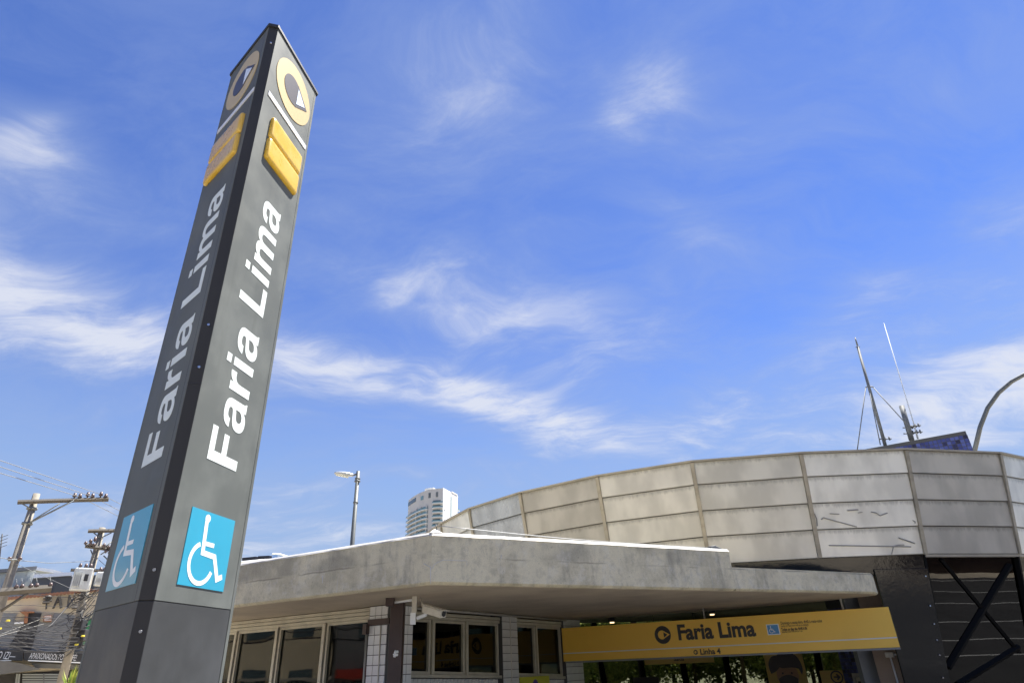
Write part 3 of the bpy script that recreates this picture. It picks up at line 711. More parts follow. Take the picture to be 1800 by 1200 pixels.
# right wall
def uR(x, y=1120): return WR.uz(x, y)[0]
zs = lambda u: 2.10 - .034 * (u - 1.0)
ub_ = [uR(x) for x in (693, 758.5, 818, 877)]; uc_ = [uR(x) for x in (903.5, 941, 986)]
for grp in (ub_, uc_):
    for k, (a_, c_) in enumerate(zip(grp[:-1], grp[1:])):
        window(WR, a_ + .05, c_ - .05, zs(a_), zs(c_), ZH)
        if k < len(grp) - 2: MB().fbox(WR, c_ - .03, c_ + .03, -.1, .06, zs(c_) - .05, ZH).build('mullion', M['alu'], kio, bevel=.004)
    for zz, vv in ((ZH, .03), (ZH + .075, .05)):
        MB().fbox(WR, grp[0], grp[-1], -.1, vv, zz + .004, zz + .070).build('head_rail', M['alu'], kio, bevel=.004)
    a_, c_ = grp[0], grp[-1]
    mb = MB().hexa([WR.p(a_, -.1, zs(a_) - .07), WR.p(c_, -.1, zs(c_) - .07), WR.p(c_, .07, zs(c_) - .07), WR.p(a_, .07, zs(a_) - .07), WR.p(a_, -.1, zs(a_) - .004), WR.p(c_, -.1, zs(c_) - .004), WR.p(c_, .07, zs(c_) - .004), WR.p(a_, .07, zs(a_) - .004)])
    mb.build('sill', M['alu'], kio, bevel=.004)
uend = uR(1018)
MB().hexa([WR.p(.3, -.16, 0), WR.p(uend, -.16, 0), WR.p(uend, -.012, 0), WR.p(.3, -.012, 0), WR.p(.3, -.16, zs(.3) - .075), WR.p(uend, -.16, zs(uend) - .075), WR.p(uend, -.012, zs(uend) - .075), WR.p(.3, -.012, zs(.3) - .075)]).build('wall', M['grout'], kio)
# tiles: one mesh per size, shared
def tile_mesh(w, h, m, name):
    fr = Fr(0, 0, 90, 180)
    t_ = MB().fbox(fr, -w / 2, w / 2, 0, .016, -h / 2, h / 2, bev=.004)
    me = bpy.data.meshes.new(name); me.from_pydata(t_.v, [], t_.f); me.update(); me.materials.append(m); return me
def put_tile(me, fr, u, v, z, parent):
    o = bpy.data.objects.new('tile', me); COL.objects.link(o); o.parent = parent
    o.location = fr.p(u, v, z) - parent_base(parent)
    d = fr.d; nn = fr.n
    x = d if Vector((d.y, -d.x, 0)).dot(nn) > 0 else -d         # keep handedness: mesh normal is local -y
    rz = math.atan2(x.y, x.x); o.rotation_euler = (random.uniform(-.004, .004), 0, rz + random.uniform(-.004, .004)); return o
TW, TH = .168, .182
tm = tile_mesh(TW - .012, TH - .012, M['tile'], 'pillar_tile'); 
def pillar(fr, u0, ncol, z0, z1, side=None, v=0.02, name='tiled_pillar', me=tm, tw=TW, core_v=-.3, nrow_from=None):
    w = ncol * tw
    core = MB().fbox(fr, u0, u0 + w, core_v, v, z0, z1).build(name, M['grout'], kio)
    nz = int((z1 - .0 - max(z0, 1.3)) / TH)
    for k in range(ncol):
        for j in range(nz):
            put_tile(me, fr, u0 + (k + .5) * tw, v, z1 - (j + .5) * TH, core)
    return core
# corner pillar: two tiled faces
cp = MB().prism([P2(WL.p(.40, .16, 0)), P2(WL.p(-.2, .16, 0)), P2(WR.p(.5, .2, 0)), P2(WR.p(.5, -.3, 0)), P2(WL.p(.40, -.3, 0))], 0, ZS - .012).build('tiled_pillar', M['grout'], kio)
nrow = 11
FA = Fr(WL.p(.40, .16, 0).x, WL.p(.40, .16, 0).y, 121, 211)
for k in range(3):
    for j in range(nrow): put_tile(tm, FA, .10 + k * TW - .005, .001, ZS - .02 - (j + .5) * TH, cp)
FB = Fr(WR.p(-.16, .2, 0).x, WR.p(-.16, .2, 0).y, 31, 121)
for k in range(4):
    for j in range(nrow): put_tile(tm, FB, .085 + k * TW, .001, ZS - .02 - (j + .5) * TH, cp)
MB().tube([FA.p(.36, .03, 1.0), FA.p(.36, .03, 3.0)], .012, 6).build('pipe', M['cctv'], cp)
MB().tube([FA.p(-.02, .03, 1.0), FA.p(-.02, .03, 2.95)], .022, 6).build('pipe', M['conduit'], cp)
MB().fbox(FA, .02, .60, .02, .07, 3.02, 3.13).build('strap_band', M['brown'], cp)
MB().fbox(FA, -.06, .04, .02, .12, 2.86, 3.05).build('junction_box', M['brown'], cp)
# mid pillar + end pillar
pw = uc_[0] - ub_[-1]
tm2 = tile_mesh(pw / 2 - .010, TH - .012, M['tilew'], 'pillar_tile_small')
pillar(WR, ub_[-1], 2, 1.2, ZS - .015, v=.10, me=tm2, tw=pw / 2, core_v=-.25)
MB().tube([WR.p(ub_[-1] + pw * .5, .125, 1.3), WR.p(ub_[-1] + pw * .5, .125, 3.35)], .012, 6).build('pipe', M['cctv'], kio)
pillar(WR, uc_[-1] + .02, 3, 1.2, ZS - .015, v=.10, me=tm2, tw=pw / 2, core_v=-.25)
# upright tiles of the low wall
tm3 = tile_mesh(.128, .30, M['tilew'], 'wall_tile')
u = .62
while u < uend - .1:
    if not (ub_[-1] - .05 < u < uc_[0] + .05):
        put_tile(tm3, WR, u, -.011, zs(u) - .09 - .15, kio); put_tile(tm3, WR, u, -.011, zs(u) - .09 - .462, kio)
    u += .14
# brown steel post in front of the corner
bp = at_r(697, 1130, 13.75); bp.z = 0
post = MB().box(bp.x - .13, bp.x + .13, bp.y - .12, bp.y + .12, 0, ZS - .008).build('steel_post', M['brown'], bevel=.01)
tag(post, 'dark brown steel post beside the tiled corner pillar, below the security camera', 'post')
MB().tube([WR.p(.6, .16, ZS - .05), WR.p(7.6, .16, ZS - .05)], .03, 8).build('conduit', M['conduit'], kio)
st = MB(); rnd = random.Random(4); c0 = Vector((bp.x + .02, bp.y - .135, at_r(702, 1146, 13.6).z))
for k in range(7): a_ = c0 + Vector((rnd.uniform(-.03, .03), 0, rnd.uniform(-.05, .05))); st.tube([a_, a_ + Vector((rnd.uniform(-.03, .03), -.01, rnd.uniform(-.05, .03)))], .025, 6)
tag(st.build('torn_sticker', M['isa_white']), 'small torn white sticker on the dark brown steel post', 'sticker')
# security camera
q = at_r(729, 1050, 12.6); q.z = ZS - .008
cc_ = thing('security_camera', q, 'beige security camera on a bracket hanging below the concrete canopy', 'camera')
MB().box(q.x - .045, q.x + .045, q.y - .03, q.y + .03, ZS - .30, ZS - .006).build('mount_plate', M['cctv'], cc_, bevel=.004)
zb_ = at_r(729, 1097, 12.6).z
MB().box(q.x - .065, q.x + .035, q.y - .035, q.y + .0, zb_, ZS - .29).build('mount_bracket', M['isa_white'], cc_, bevel=.004)
e0 = at_r(733, 1086, 12.55); e1 = at_r(748, 1080, 12.5); e2 = at_r(750, 1072, 12.45)
MB().tube([e0, e1, e2], .035, 10).build('arm', M['isa_white'], cc_, bevel=0)
b0, b1 = at_r(747, 1068, 12.5), at_r(780, 1078, 12.15)
ax = (b1 - b0).normalized(); sidev = ax.cross(Vector((0, 0, 1))).normalized(); upv = sidev.cross(ax)
def obox(a, L0, L1, w, h0, h1, name, m, par):
    mb = MB(); q_ = []
    for hh in (h0, h1):
        for (l, s_) in ((L0, -w), (L1, -w), (L1, w), (L0, w)): q_.append(a + ax * l + sidev * s_ + upv * hh)
    mb.hexa(q_); return mb.build(name, m, par, bevel=.008)
Lc = (b1 - b0).length
obox(b0, 0, Lc, .07, -.075, .045, 'body', M['cctv'], cc_)
obox(b0, -.03, Lc + .06, .085, .052, .070, 'sunshield', M['cctv'], cc_)
MB().tube([b0 + ax * Lc, b0 + ax * (Lc + .012)], .05, 12).build('lens', M['black_gloss'], cc_)
MB().tube([b0 - ax * .0 + upv * -.03, b0 - ax * .08 + upv * .02, q + Vector((.1, .1, -.02))], .010, 6).build('cable', M['cctv'], cc_)
MB().tube([q + Vector((-.04, 0, -.06)), q + Vector((-.42, .12, -.08))], .022, 8).build('feed_pipe', M['isa_white'], cc_)
MB().box(q.x - .56, q.x - .40, q.y + .06, q.y + .2, ZS - .15, ZS - .008).build('junction_box', M['brown'], cc_, bevel=.01)
# yellow-green poster under the sill
ua_, ue_ = uR(906, 1195), uR(958, 1195)
po = thing('poster', WR.p(ua_, .0, 1.3), 'yellow green poster with a purple round head on the tiled wall', 'poster')
MB().fbox(WR, ua_, ue_, .125, .14, 1.3, WR.uz(930, 1188.5, .14)[1]).build('sheet', M['poster'], po)
uc = (ua_ + ue_) / 2; zc = WR.uz(933, 1205, .14)[1]
flat('printed_disc', [[disc(0, 0, .15, 28, .15)]], lambda x, y, h: WR.p(uc + x, .141 + h, zc + y), .002, M['purple'], po)

# ================================================================== YELLOW STATION SIGN
sa = at_r(1555, 1066.5, 18.7); sb = at_r(987, 1103, 20.3)
saz = math.degrees(math.atan2(sb.x - sa.x, sb.y - sa.y)); SF = Fr(sb.x, sb.y, saz + 180, saz - 90)
slen = math.hypot(sb.x - sa.x, sb.y - sa.y) + .08
zt_ = (sa.z + sb.z) / 2; z0_ = 2.15 + (math.tan(R(.30))) * 19.4
sg = thing('station_sign', SF.p(0, 0, z0_), 'long yellow station name sign with black lettering under the canopy', 'sign')
MB().fbox(SF, 0, slen, -.16, 0, z0_, zt_).build('board', M['yellow_sign'], sg, bevel=.006)
zl = SF.uz(990, 1148)[1]; zl2 = z0_ + (zt_ - z0_) * .235
MB().fbox(SF, .004, slen - .004, .001, .006, zl2 - .013, zl2 + .013).build('stripe', M['sign_line'], sg)
MB().fbox(SF, .05, slen, -.15, -.01, z0_ - .045, z0_ - .006).build('lower_frame', M['postgrey'], sg)
def su(x, y): return SF.uz(x, y)
def emblem(fr, u, z, r, par, m, v=.002, dep=.004):
    """disc with a drop-shaped hole whose point turns right, and a small triangle in it"""
    hole = [(r * .50 * math.cos(R(a)) - r * .10, r * .50 * math.sin(R(a))) for a in range(62, 300, 14)] + [(r * .86, 0)]
    o = flat('emblem', [[disc(0, 0, r, 44), hole]], lambda x, y, h: fr.p(u + x, v + h, z + y), dep, m, par)
    flat('emblem_arrow', [[[(r * .12, r * .30), (r * .12, -r * .30), (r * .58, 0)]]], lambda x, y, h: fr.p(u + x, v + h, z + y), dep, m, par)
eu, ez = su(1165, 1115); emblem(SF, eu, ez, .225, sg, M['sign_black'])
fu, fz = su(1192, 1123.5); fu2, _ = su(1335, 1113)
text('lettering', 'Faria Lima', lambda x, y, h: SF.p(fu + x, .002 + h, fz + y), .52, M['sign_black'], sg, offset=.018, xs=(fu2 - fu) / 2.24)
eu, ez = su(1223, 1145.5); emblem(SF, eu, ez, .058, sg, M['sign_black'])
fu, fz = su(1231, 1149.5)
text('line_lettering', 'Linha 4', lambda x, y, h: SF.p(fu + x, .002 + h, fz + y), .185, M['sign_black'], sg, offset=.0055, xs=1.0)
iu, iz = su(1350, 1115.5); iu2, iz2 = su(1368, 1095.5)
MB().fbox(SF, iu, iu2, .001, .006, iz, iz2).build('pictogram_border', M['isa_white'], sg)
MB().fbox(SF, iu + .02, iu2 - .02, .006, .009, iz + .02, iz2 - .02).build('pictogram_panel', mat('pictogram_blue', (.08, .30, .62), .4), sg)
isz = min(iu2 - iu, iz2 - iz) - .07
for k, lp in enumerate(isa_loops()):
    flat('pictogram_figure', [lp], lambda x, y, h, k=k: SF.p(iu + .035 + x * isz, .0091 + k * .0006 + h, iz + .035 + y * isz), .002, M['isa_white'], sg)
for (px, py, body, sz, off, wpx) in [(1372.5, 1097, 'Domingo a sexta-feira. 4h40 à meia-noite', .098, .001, 1455), (1373, 1101.5, 'Sunday to Friday from 4:40 am to midnight', .072, .0, 1427), (1374, 1108, 'Todos os dias das 4h40 à 0h', .090, .003, 1424), (1374.5, 1111.5, 'Saturday from 4:40 am to 1 am', .066, .0, 1414)]:
    tu, tz = su(px, py); tu2, _ = su(wpx, py - 3)
    cu = len(body) * sz * .47
    text('small_print', body, lambda x, y, h, tu=tu, tz=tz: SF.p(tu + x, .002 + h, tz + y), sz, M['sign_black'], sg, offset=off, depth=.002, xs=(tu2 - tu) / cu)
for px in (1236, 1483):
    u_, _ = su(px, 1075); MB().tube([SF.p(u_, -.05, zt_), SF.p(u_, -.05, ZB - .02)], .025, 8).build('hanger', M['conduit'], sg)

# ================================================================== HALL INTERIOR
# ceiling lamps above the sign
for (x, y, lab) in [(1076, 1094.5, 'small lit ceiling lamp above the left part of the yellow sign'), (1252, 1080.5, 'small white ceiling lamp above the middle of the yellow sign')]:
    c = at_r(x, y, 23.5); d_ = thing('ceiling_lamp', c, lab, 'lamp')
    MB().tube([c + Vector((0, 0, .04)), c + Vector((0, 0, .22))], .12, 14).build('housing', M['dark'], d_)
    em = bpy.data.materials.get('lamp_glow')
    if not em:
        em = mat('lamp_glow', (1, .8, .5)); p_ = em.node_tree.nodes['Principled BSDF']; p_.inputs['Emission Color'].default_value = (1, .72, .38, 1); p_.inputs['Emission Strength'].default_value = .8
    MB().tube([c, c + Vector((0, 0, .035))], .075, 12).build('bulb', em, d_)
    MB().tube([c + Vector((0, 0, .2)), Vector((c.x, c.y, ZB - .02))], .02, 6).build('stem', M['dark'], d_)
MB().tube([Vector((3.4, 22.6, 0)), Vector((3.4, 22.6, ZB - .02))], .01, 4)
def hall_board(name, x0, x1, y0, y1, r, m, label, cat, zbot=None):
    a, c = at_r(x0, y0, r), at_r(x1, y0, r); az_ = math.degrees(math.atan2(c.x - a.x, c.y - a.y))
    fr = Fr(a.x, a.y, az_, az_ + 90); w = math.hypot(c.x - a.x, c.y - a.y); z1 = a.z; z0 = at_r(x0, y1, r).z if zbot is None else zbot
    t_ = thing(name, fr.p(0, 0, z0), label, cat); MB().fbox(fr, 0, w, -.04, 0, z0, z1).build('board', m, t_, bevel=.005)
    return t_, fr, w, z0, z1
t_, fr, w, z0, z1 = hall_board('hanging_sign', 1132, 1254, 1152, 1168, 26, M['hall_yellow'], 'unlit dark yellow hanging sign inside the hall seen below the yellow name sign', 'sign')
for k in (.2, .8): MB().tube([fr.p(w * k, -.02, z1), fr.p(w * k, -.02, ZB - .02)], .02, 6).build('hanger', M['dark'], t_)
text('lettering', 'Saída', lambda x, y, h: fr.p(w * .5 + x, .002 + h, z1 - .2 + y), .18, M['sign_black'], t_, offset=.003, align='CENTER')
t_, fr, w, z0, z1 = hall_board('hall_poster', 1342, 1410, 1150, 1200, 25, M['hall_yellow'], 'tall dark yellow poster of a dark haired face wearing a black mask', 'poster', zbot=.3)
cu_, cz = w * .52, at_r(1380, 1186, 25).z
fl = lambda x, y, h: fr.p(cu_ + x, .002 + h, cz + y)
flat('printed_face', [[disc(0, 0, .34, 30, .38)]], fl, .002, M['skin_print'], t_)
flat('printed_hair', [[path((-.50, .05), ((-.62, .40), (-.45, .62), (-.22, .60)), ((.0, .78), (.42, .70), (.48, .36)), ((.52, .2), (.5, .1), (.44, .0)), (.38, .18), ((.1, .28), (-.1, .16), (-.20, .24)), (-.34, .12))]], lambda x, y, h: fr.p(cu_ + x, .005 + h, cz + y), .002, M['sign_black'], t_)
flat('printed_mask', [[path((-.30, -.10), ((-.1, .05), (.1, .05), (.30, -.10)), (.27, -.32), ((.1, -.46), (-.1, -.46), (-.27, -.32)))]], lambda x, y, h: fr.p(cu_ + x, .0055 + h, cz + y), .002, M['sign_black'], t_)
for sx in (-.14, .14): flat('printed_eye', [[disc(sx, .06, .03, 12)]], lambda x, y, h: fr.p(cu_ + x, .0056 + h, cz + y), .002, M['sign_black'], t_)
t_, fr, w, z0, z1 = hall_board('arrow_sign', 1440, 1488, 1178, 1207, 24, M['hall_yellow'], 'dark yellow hall sign with a black ring and right arrow', 'sign')
ac = at_r(1471, 1189, 24); au, az2 = (ac - fr.o).dot(fr.d), ac.z
flat('ring', [[disc(0, 0, .18, 30), disc(0, 0, .14, 30)]], lambda x, y, h: fr.p(au + x, .002 + h, az2 + y), .002, M['sign_black'], t_)
flat('arrow', [[[(-.09, .02), (.02, .02), (-.02, .07), (.02, .09), (.11, 0), (.02, -.09), (-.02, -.07), (.02, -.02), (-.09, -.02)]]], lambda x, y, h: fr.p(au + x, .002 + h, az2 + y), .002, M['sign_black'], t_)
MB().tube([fr.p(w * .5, -.08, 0), fr.p(w * .5, -.08, z1)], .03, 8).build('stand', M['dark'], t_)
# screens / ticket gates far in the hall
for (x0, x1, y0, r) in [(1112, 1158, 1190, 27)]:
    t_, fr, w, z0, z1 = hall_board('notice_screen', x0, x1, y0, 1200, r, M['dark'], 'black notice board low in the hall left of the hanging sign', 'notice board', zbot=.2)
# blue mosaic wall, grey post and beige wall right of the opening
def mosaic(fr, u0, u1, z0, z1, ts, parent, v=.0, name='mosaic_tiles'):
    mb = MB(); nu, nz = int((u1 - u0) / ts), int((z1 - z0) / ts); gpx = ts * .06
    for a_ in range(nu):
        for c_ in range(nz):
            uu, zz = u0 + a_ * ts, z0 + c_ * ts; k = random.uniform(.008, .012)
            q = [fr.p(uu + gpx, v, zz + gpx), fr.p(uu + ts - gpx, v, zz + gpx), fr.p(uu + ts - gpx, v, zz + ts - gpx), fr.p(uu + gpx, v, zz + ts - gpx)]
            q2 = [fr.p(uu + gpx * 1.5, v + k, zz + gpx * 1.5), fr.p(uu + ts - gpx * 1.5, v + k, zz + gpx * 1.5), fr.p(uu + ts - gpx * 1.5, v + k, zz + ts - gpx * 1.5), fr.p(uu + gpx * 1.5, v + k, zz + ts - gpx * 1.5)]
            mb.add(q + q2, [(4, 5, 6, 7), (0, 1, 5, 4), (1, 2, 6, 5), (2, 3, 7, 6), (3, 0, 4, 7)])
    return mb.build(name, M['mosaic'], parent, kind='stuff')
a, c = at_r(1476, 1160, 22.5), at_r(1530, 1160, 21.5); az_ = math.degrees(math.atan2(c.x - a.x, c.y - a.y)); HF = Fr(a.x, a.y, az_, az_ + 90)
hw = math.hypot(c.x - a.x, c.y - a.y)
hm = thing('mosaic_wall', a, 'dark blue mosaic wall inside the hall below the right end of the yellow sign', 'wall')
MB().fbox(HF, 0, hw, -.15, 0, 0, ZB - .03).build('core', M['grout'], hm)
mosaic(HF, .02, hw, 1.0, 3.4, .095, hm)
da, dc = HF.uz(1500, 1182), HF.uz(1528, 1182)
dr = thing('door', HF.p(da[0], .05, 0), 'pale framed door set in the blue mosaic wall', 'door')
mb = MB(); mb.fbox(HF, da[0], da[0] + .09, .02, .07, 0, da[1]); mb.fbox(HF, dc[0] - .09, dc[0], .02, .07, 0, da[1]); mb.fbox(HF, da[0] + .09, dc[0] - .09, .02, .07, da[1] - .09, da[1]); mb.build('door_frame', M['conduit'], dr, bevel=.01)
MB().fbox(HF, da[0] + .1, dc[0] - .1, .02, .04, 0, da[1] - .1).build('door_leaf', M['alu'], dr)
for k in range(6): MB().fbox(HF, da[0] + .17, dc[0] - .17, .04, .055, da[1] - .25 - k * .09, da[1] - .20 - k * .09).build('louvre', M['dark'], dr)
gp = at_r(1527, 1170, 20.6); gp.z = 0
g_ = MB().box(gp.x - .26, gp.x + .26, gp.y - .12, gp.y + .12, 0, ZB - .05).build('grey_column', M['postgrey'], bevel=.01)
tag(g_, 'blue grey steel column between the mosaic wall and the beige wall', 'column')
a, c = at_r(1537, 1160, 20.2), at_r(1600, 1160, 20.0); az_ = math.degrees(math.atan2(c.x - a.x, c.y - a.y)); BF = Fr(a.x, a.y, az_, az_ + 90)
bw = MB().fbox(BF, 0, math.hypot(c.x - a.x, c.y - a.y), -.2, 0, 0, ZB - .06).build('beige_wall', M['wallbeige'])
tag(bw, 'beige rendered wall with a pipe, left of the sloping black panel', 'wall')
ju, jz = BF.uz(1565, 1150); jb = thing('junction_box', BF.p(ju, 0, jz), 'pale junction box with a conduit running down the beige wall', 'junction box')
MB().fbox(BF, ju - .10, ju + .10, .0, .10, jz - .06, jz + .06).build('box', M['cctv'], jb, bevel=.015)
MB().tube([BF.p(ju, .05, jz - .06), BF.p(ju, .05, .1)], .022, 8).build('conduit', M['isa_white'], jb)
MB().tube([BF.p(ju + .1, .05, jz), BF.p(ju + .42, .05, jz)], .022, 8).build('conduit', M['isa_white'], jb)

# ================================================================== TREES BEHIND THE HALL
def crown_mesh(seed, n, rx, ry, rz, leaf):
    rnd = random.Random(seed); mb = MB(); lumps = [(Vector((rnd.uniform(-.75, .75) * rx, rnd.uniform(-.75, .75) * ry, rnd.uniform(-.8, .8) * rz)), rnd.uniform(.25, .5)) for _ in range(26)]
    vs = []; fs = []
    for k in range(n):
        c, s_ = rnd.choice(lumps); d = Vector((rnd.gauss(0, 1), rnd.gauss(0, 1), rnd.gauss(0, 1))).normalized() * (rnd.random() ** .45)
        p = c + Vector((d.x * rx * s_, d.y * ry * s_, d.z * rz * s_)); l = leaf * rnd.uniform(.6, 1.3)
        t = Vector((rnd.gauss(0, 1), rnd.gauss(0, 1), rnd.gauss(0, .6))).normalized(); u_ = t.cross(Vector((rnd.gauss(0, 1), rnd.gauss(0, 1), rnd.gauss(0, 1)))).normalized()
        k0 = len(vs); vs += [p - t * l, p + u_ * l * .4, p + t * l, p - u_ * l * .4]; fs.append((k0, k0 + 1, k0 + 2, k0 + 3))
    mb.add(vs, fs); return mb
def tree(x, y, h, r, seed, label, n=9000, leaf=.12, group='trees behind the hall glass'):
    t_ = thing('tree', (x, y, 0), label, 'tree', group)
    cm = crown_mesh(seed, n, r, r, h * .42, leaf); cm.v = [v + Vector((x, y, h * .52)) for v in cm.v]; cm.build('crown', M['leaf'], t_)
    MB().tube([(x, y, 0), (x + .1, y, h * .3), (x - .15, y + .1, h * .7)], .16, 8, .05).build('trunk', M['bark'], t_)
    return t_
spots = [(1060, 'broad tree behind the leftmost glass of the hall'), (1140, 'tree with bright leaves behind the hall left of the hanging sign'), (1215, 'tree behind the hanging sign beyond the hall glass'), (1300, 'leafy tree behind the hall between hanging sign and masked poster'), (1385, 'tree beyond the hall behind the masked poster'), (1462, 'sunlit leafy tree beyond the hall above the arrow sign')]
for k, (x, lab) in enumerate(spots):
    p = at_r(x, 1150, 47 + (k % 3) * 1.5); tree(p.x, p.y, 7.5 + (k % 2), 3.0, 20 + k, lab)

for k, x in enumerate((1035, 1105, 1178, 1255, 1340, 1420, 1500)):
    p = at_r(x, 1150, 54 + (k % 2)); tree(p.x, p.y, 9.5, 3.6, 40 + k, 'dark tree of the second row, %s' % ['far left behind the hall glass', 'second from the left behind the hall glass', 'above the notice board', 'right of the hanging sign', 'just left of the masked poster', 'between poster and arrow sign', 'at the mosaic wall end'][k], n=12000, leaf=.24)

# ================================================================== BLUE MOSAIC BOX AND ANTENNAS ON THE ROOF
pc = at_r(1697, 757, 26.0); ZBX = pc.z
bx = thing('mosaic_box', (pc.x, pc.y, ZT - .5), 'dark blue mosaic roof block rising behind the round metal rim', 'roof block')
MF = Fr(pc.x, pc.y, -57.5, 212.5); 
MB().fbox(MF, 0, 6.2, -3.0, 0, ZT - .5, ZBX).build('core', M['grout'], bx)
mosaic(MF, .0, 6.2, ZBX - 2.08, ZBX - .005, .13, bx)
mosaic(Fr(pc.x, pc.y, 32.5, 122.5), .0, 3.0, ZBX - 2.08, ZBX - .005, .13, bx)
a1 = thing('antenna_mast', at_r(1556, 780, 26.8), 'tall thin guyed antenna mast, left of the two on the blue block', 'antenna')
def ar(x, y, r=26.8): return at_r(x, y, r)
cA = lambda x, y: (1400 + x / 4.285, 540 + y / 4.285)
B0, Btop = ar(1557, 786), ar(1503, 593)
MB().tube([B0, ar(*cA(462, 300))], .065, 8, .05).build('mast', M['steel'], a1)
MB().tube([ar(*cA(460, 290)), Btop], .035, 8, .02).build('mast_tip', M['steel'], a1)
MB().tube([ar(*cA(445, 300)), ar(*cA(478, 296))], .02, 6).build('collar', M['steel'], a1)
MB().tube([ar(*cA(522, 604)), ar(*cA(530, 598)), ar(*cA(572, 597)), ar(*cA(580, 604))], .025, 6).build('guy_bracket', M['steel'], a1)
for q_ in ([cA(522, 604), cA(458, 1075)], [cA(545, 605), cA(632, 1035)], [cA(576, 600), cA(820, 870)]):
    MB().tube([ar(*q_[0]), ar(*q_[1], 26.4)], .018, 6).build('guy_wire', M['steel'], a1)
def clampset(x, y, par, n=1):
    c = ar(*cA(x, y)); MB().tube([c + Vector((-.14, 0, 0)), c + Vector((.14, .0, 0))], .022, 6).build('clamp', M['steel'], par)
    MB().tube([c + Vector((.05, -.02, -.06)), c + Vector((.05, -.02, .08))], .028, 6).build('clamp_bolt', M['steel'], par)
for (x, y) in ((655, 990), (688, 990)): clampset(x, y, a1)
a2 = thing('whip_antenna', ar(1610, 772), 'long white whip antenna clamped beside a short thick tube', 'antenna')
MB().tube([ar(*cA(915, 990)), ar(*cA(885, 880)), ar(*cA(658, 118))], .034, 8, .012).build('whip', mat('fibreglass', (.66, .68, .66), .4), a2)
MB().tube([ar(*cA(868, 1000), 26.7), ar(*cA(792, 742), 26.7)], .095, 10).build('tube', M['steel'], a2)
for (x, y) in ((830, 905), (858, 905), (885, 895), (908, 890), (835, 950), (865, 945), (895, 940), (920, 938)): clampset(x, y, a2)
MB().tube([ar(*cA(845, 905)), ar(*cA(925, 888))], .025, 6).build('cross_bar', M['steel'], a2)
MB().tube([ar(*cA(850, 952)), ar(*cA(930, 938))], .025, 6).build('cross_bar', M['steel'], a2)
# curved street lamp at the right edge
cl_ = [(1712.7, 794), (1723, 750), (1736, 717), (1755, 690.5), (1778, 670.7), (1800, 658.5)]
pts = [at_r(x, y, 40) for x, y in cl_]; base = Vector((pts[0].x, pts[0].y, 0)); 
dd = (pts[-1] - pts[-2]); pts += [pts[-1] + dd + Vector((0, 0, -.12)), pts[-1] + dd * 2.2 + Vector((0, 0, -.5))]
sl2 = thing('street_lamp', base, 'tall street lamp whose curved grey arm sweeps out of the right edge', 'street lamp')
MB().tube([base, Vector((base.x, base.y, pts[0].z - 1.5)), pts[0]], .17, 12, .13).build('pole', M['lamp_pole'], sl2)
MB().tube(pts, .115, 10, .09).build('arm', M['lamp_pole'], sl2)
e = pts[-1]; MB().tube([e, e + dd.normalized() * .5 + Vector((0, 0, -.05)), e + dd.normalized() * 1.1 + Vector((0, 0, -.1))], .16, 10, .10).build('lamp_head', M['lamp_pole'], sl2)

# ================================================================== STREET LAMP LEFT OF THE TOWER
t0 = at_r(629.5, 830, 26); base = Vector((t0.x, t0.y, 0))
s1 = thing('street_lamp', base, 'grey street lamp with one flat head pointing left, behind the canopy', 'street lamp')
MB().tube([base, Vector((t0.x, t0.y, 5)), t0 + Vector((0, 0, .05))], .13, 12, .075).build('pole', M['lamp_pole'], s1)
for (y, r_) in ((841, .11), (845.5, .12), (883, .10)):
    c = at_r(629, y, 26); c.x, c.y = t0.x, t0.y; MB().tube([c + Vector((0, 0, -.03)), c + Vector((0, 0, .03))], r_, 10).build('collar', M['lamp_pole'], s1)
MB().tube([t0 + Vector((0, 0, -.06)), at_r(619, 835, 26)], .04, 8).build('arm', M['steel'], s1)
h0, h1 = at_r(621, 835, 26), at_r(588, 831, 25.9)
ax = (h1 - h0).normalized(); sidev = ax.cross(Vector((0, 0, 1))).normalized(); upv = sidev.cross(ax)
mb = MB(); N = 10; prof = []
for k in range(N + 1):
    t = k / N; wd = .16 * math.sin(PI * (.12 + .80 * t)) ** .6; hh = .10 * math.sin(PI * (.15 + .75 * t)) ** .7
    c = h0.lerp(h1, t); prof.append([c + sidev * math.cos(2 * PI * j / 12) * wd + upv * (math.sin(2 * PI * j / 12) * hh * (1.0 if j < 6 else .8)) for j in range(12)])
mb.add([v for r_ in prof for v in r_], [(k * 12 + j, k * 12 + (j + 1) % 12, (k + 1) * 12 + (j + 1) % 12, (k + 1) * 12 + j) for k in range(N) for j in range(12)] + [tuple(range(12)), tuple(N * 12 + j for j in range(12))], True)
mb.build('lamp_head', mat('lamp_shell', (.40, .42, .43), .4, .3), s1)
cc2 = h0.lerp(h1, .55) - upv * .075
MB().tube([h0.lerp(h1, .25) - upv * .07, h0.lerp(h1, .92) - upv * .05], .07, 10, .05).build('lens', mat('lamp_lens', (.62, .62, .52), .25), s1)
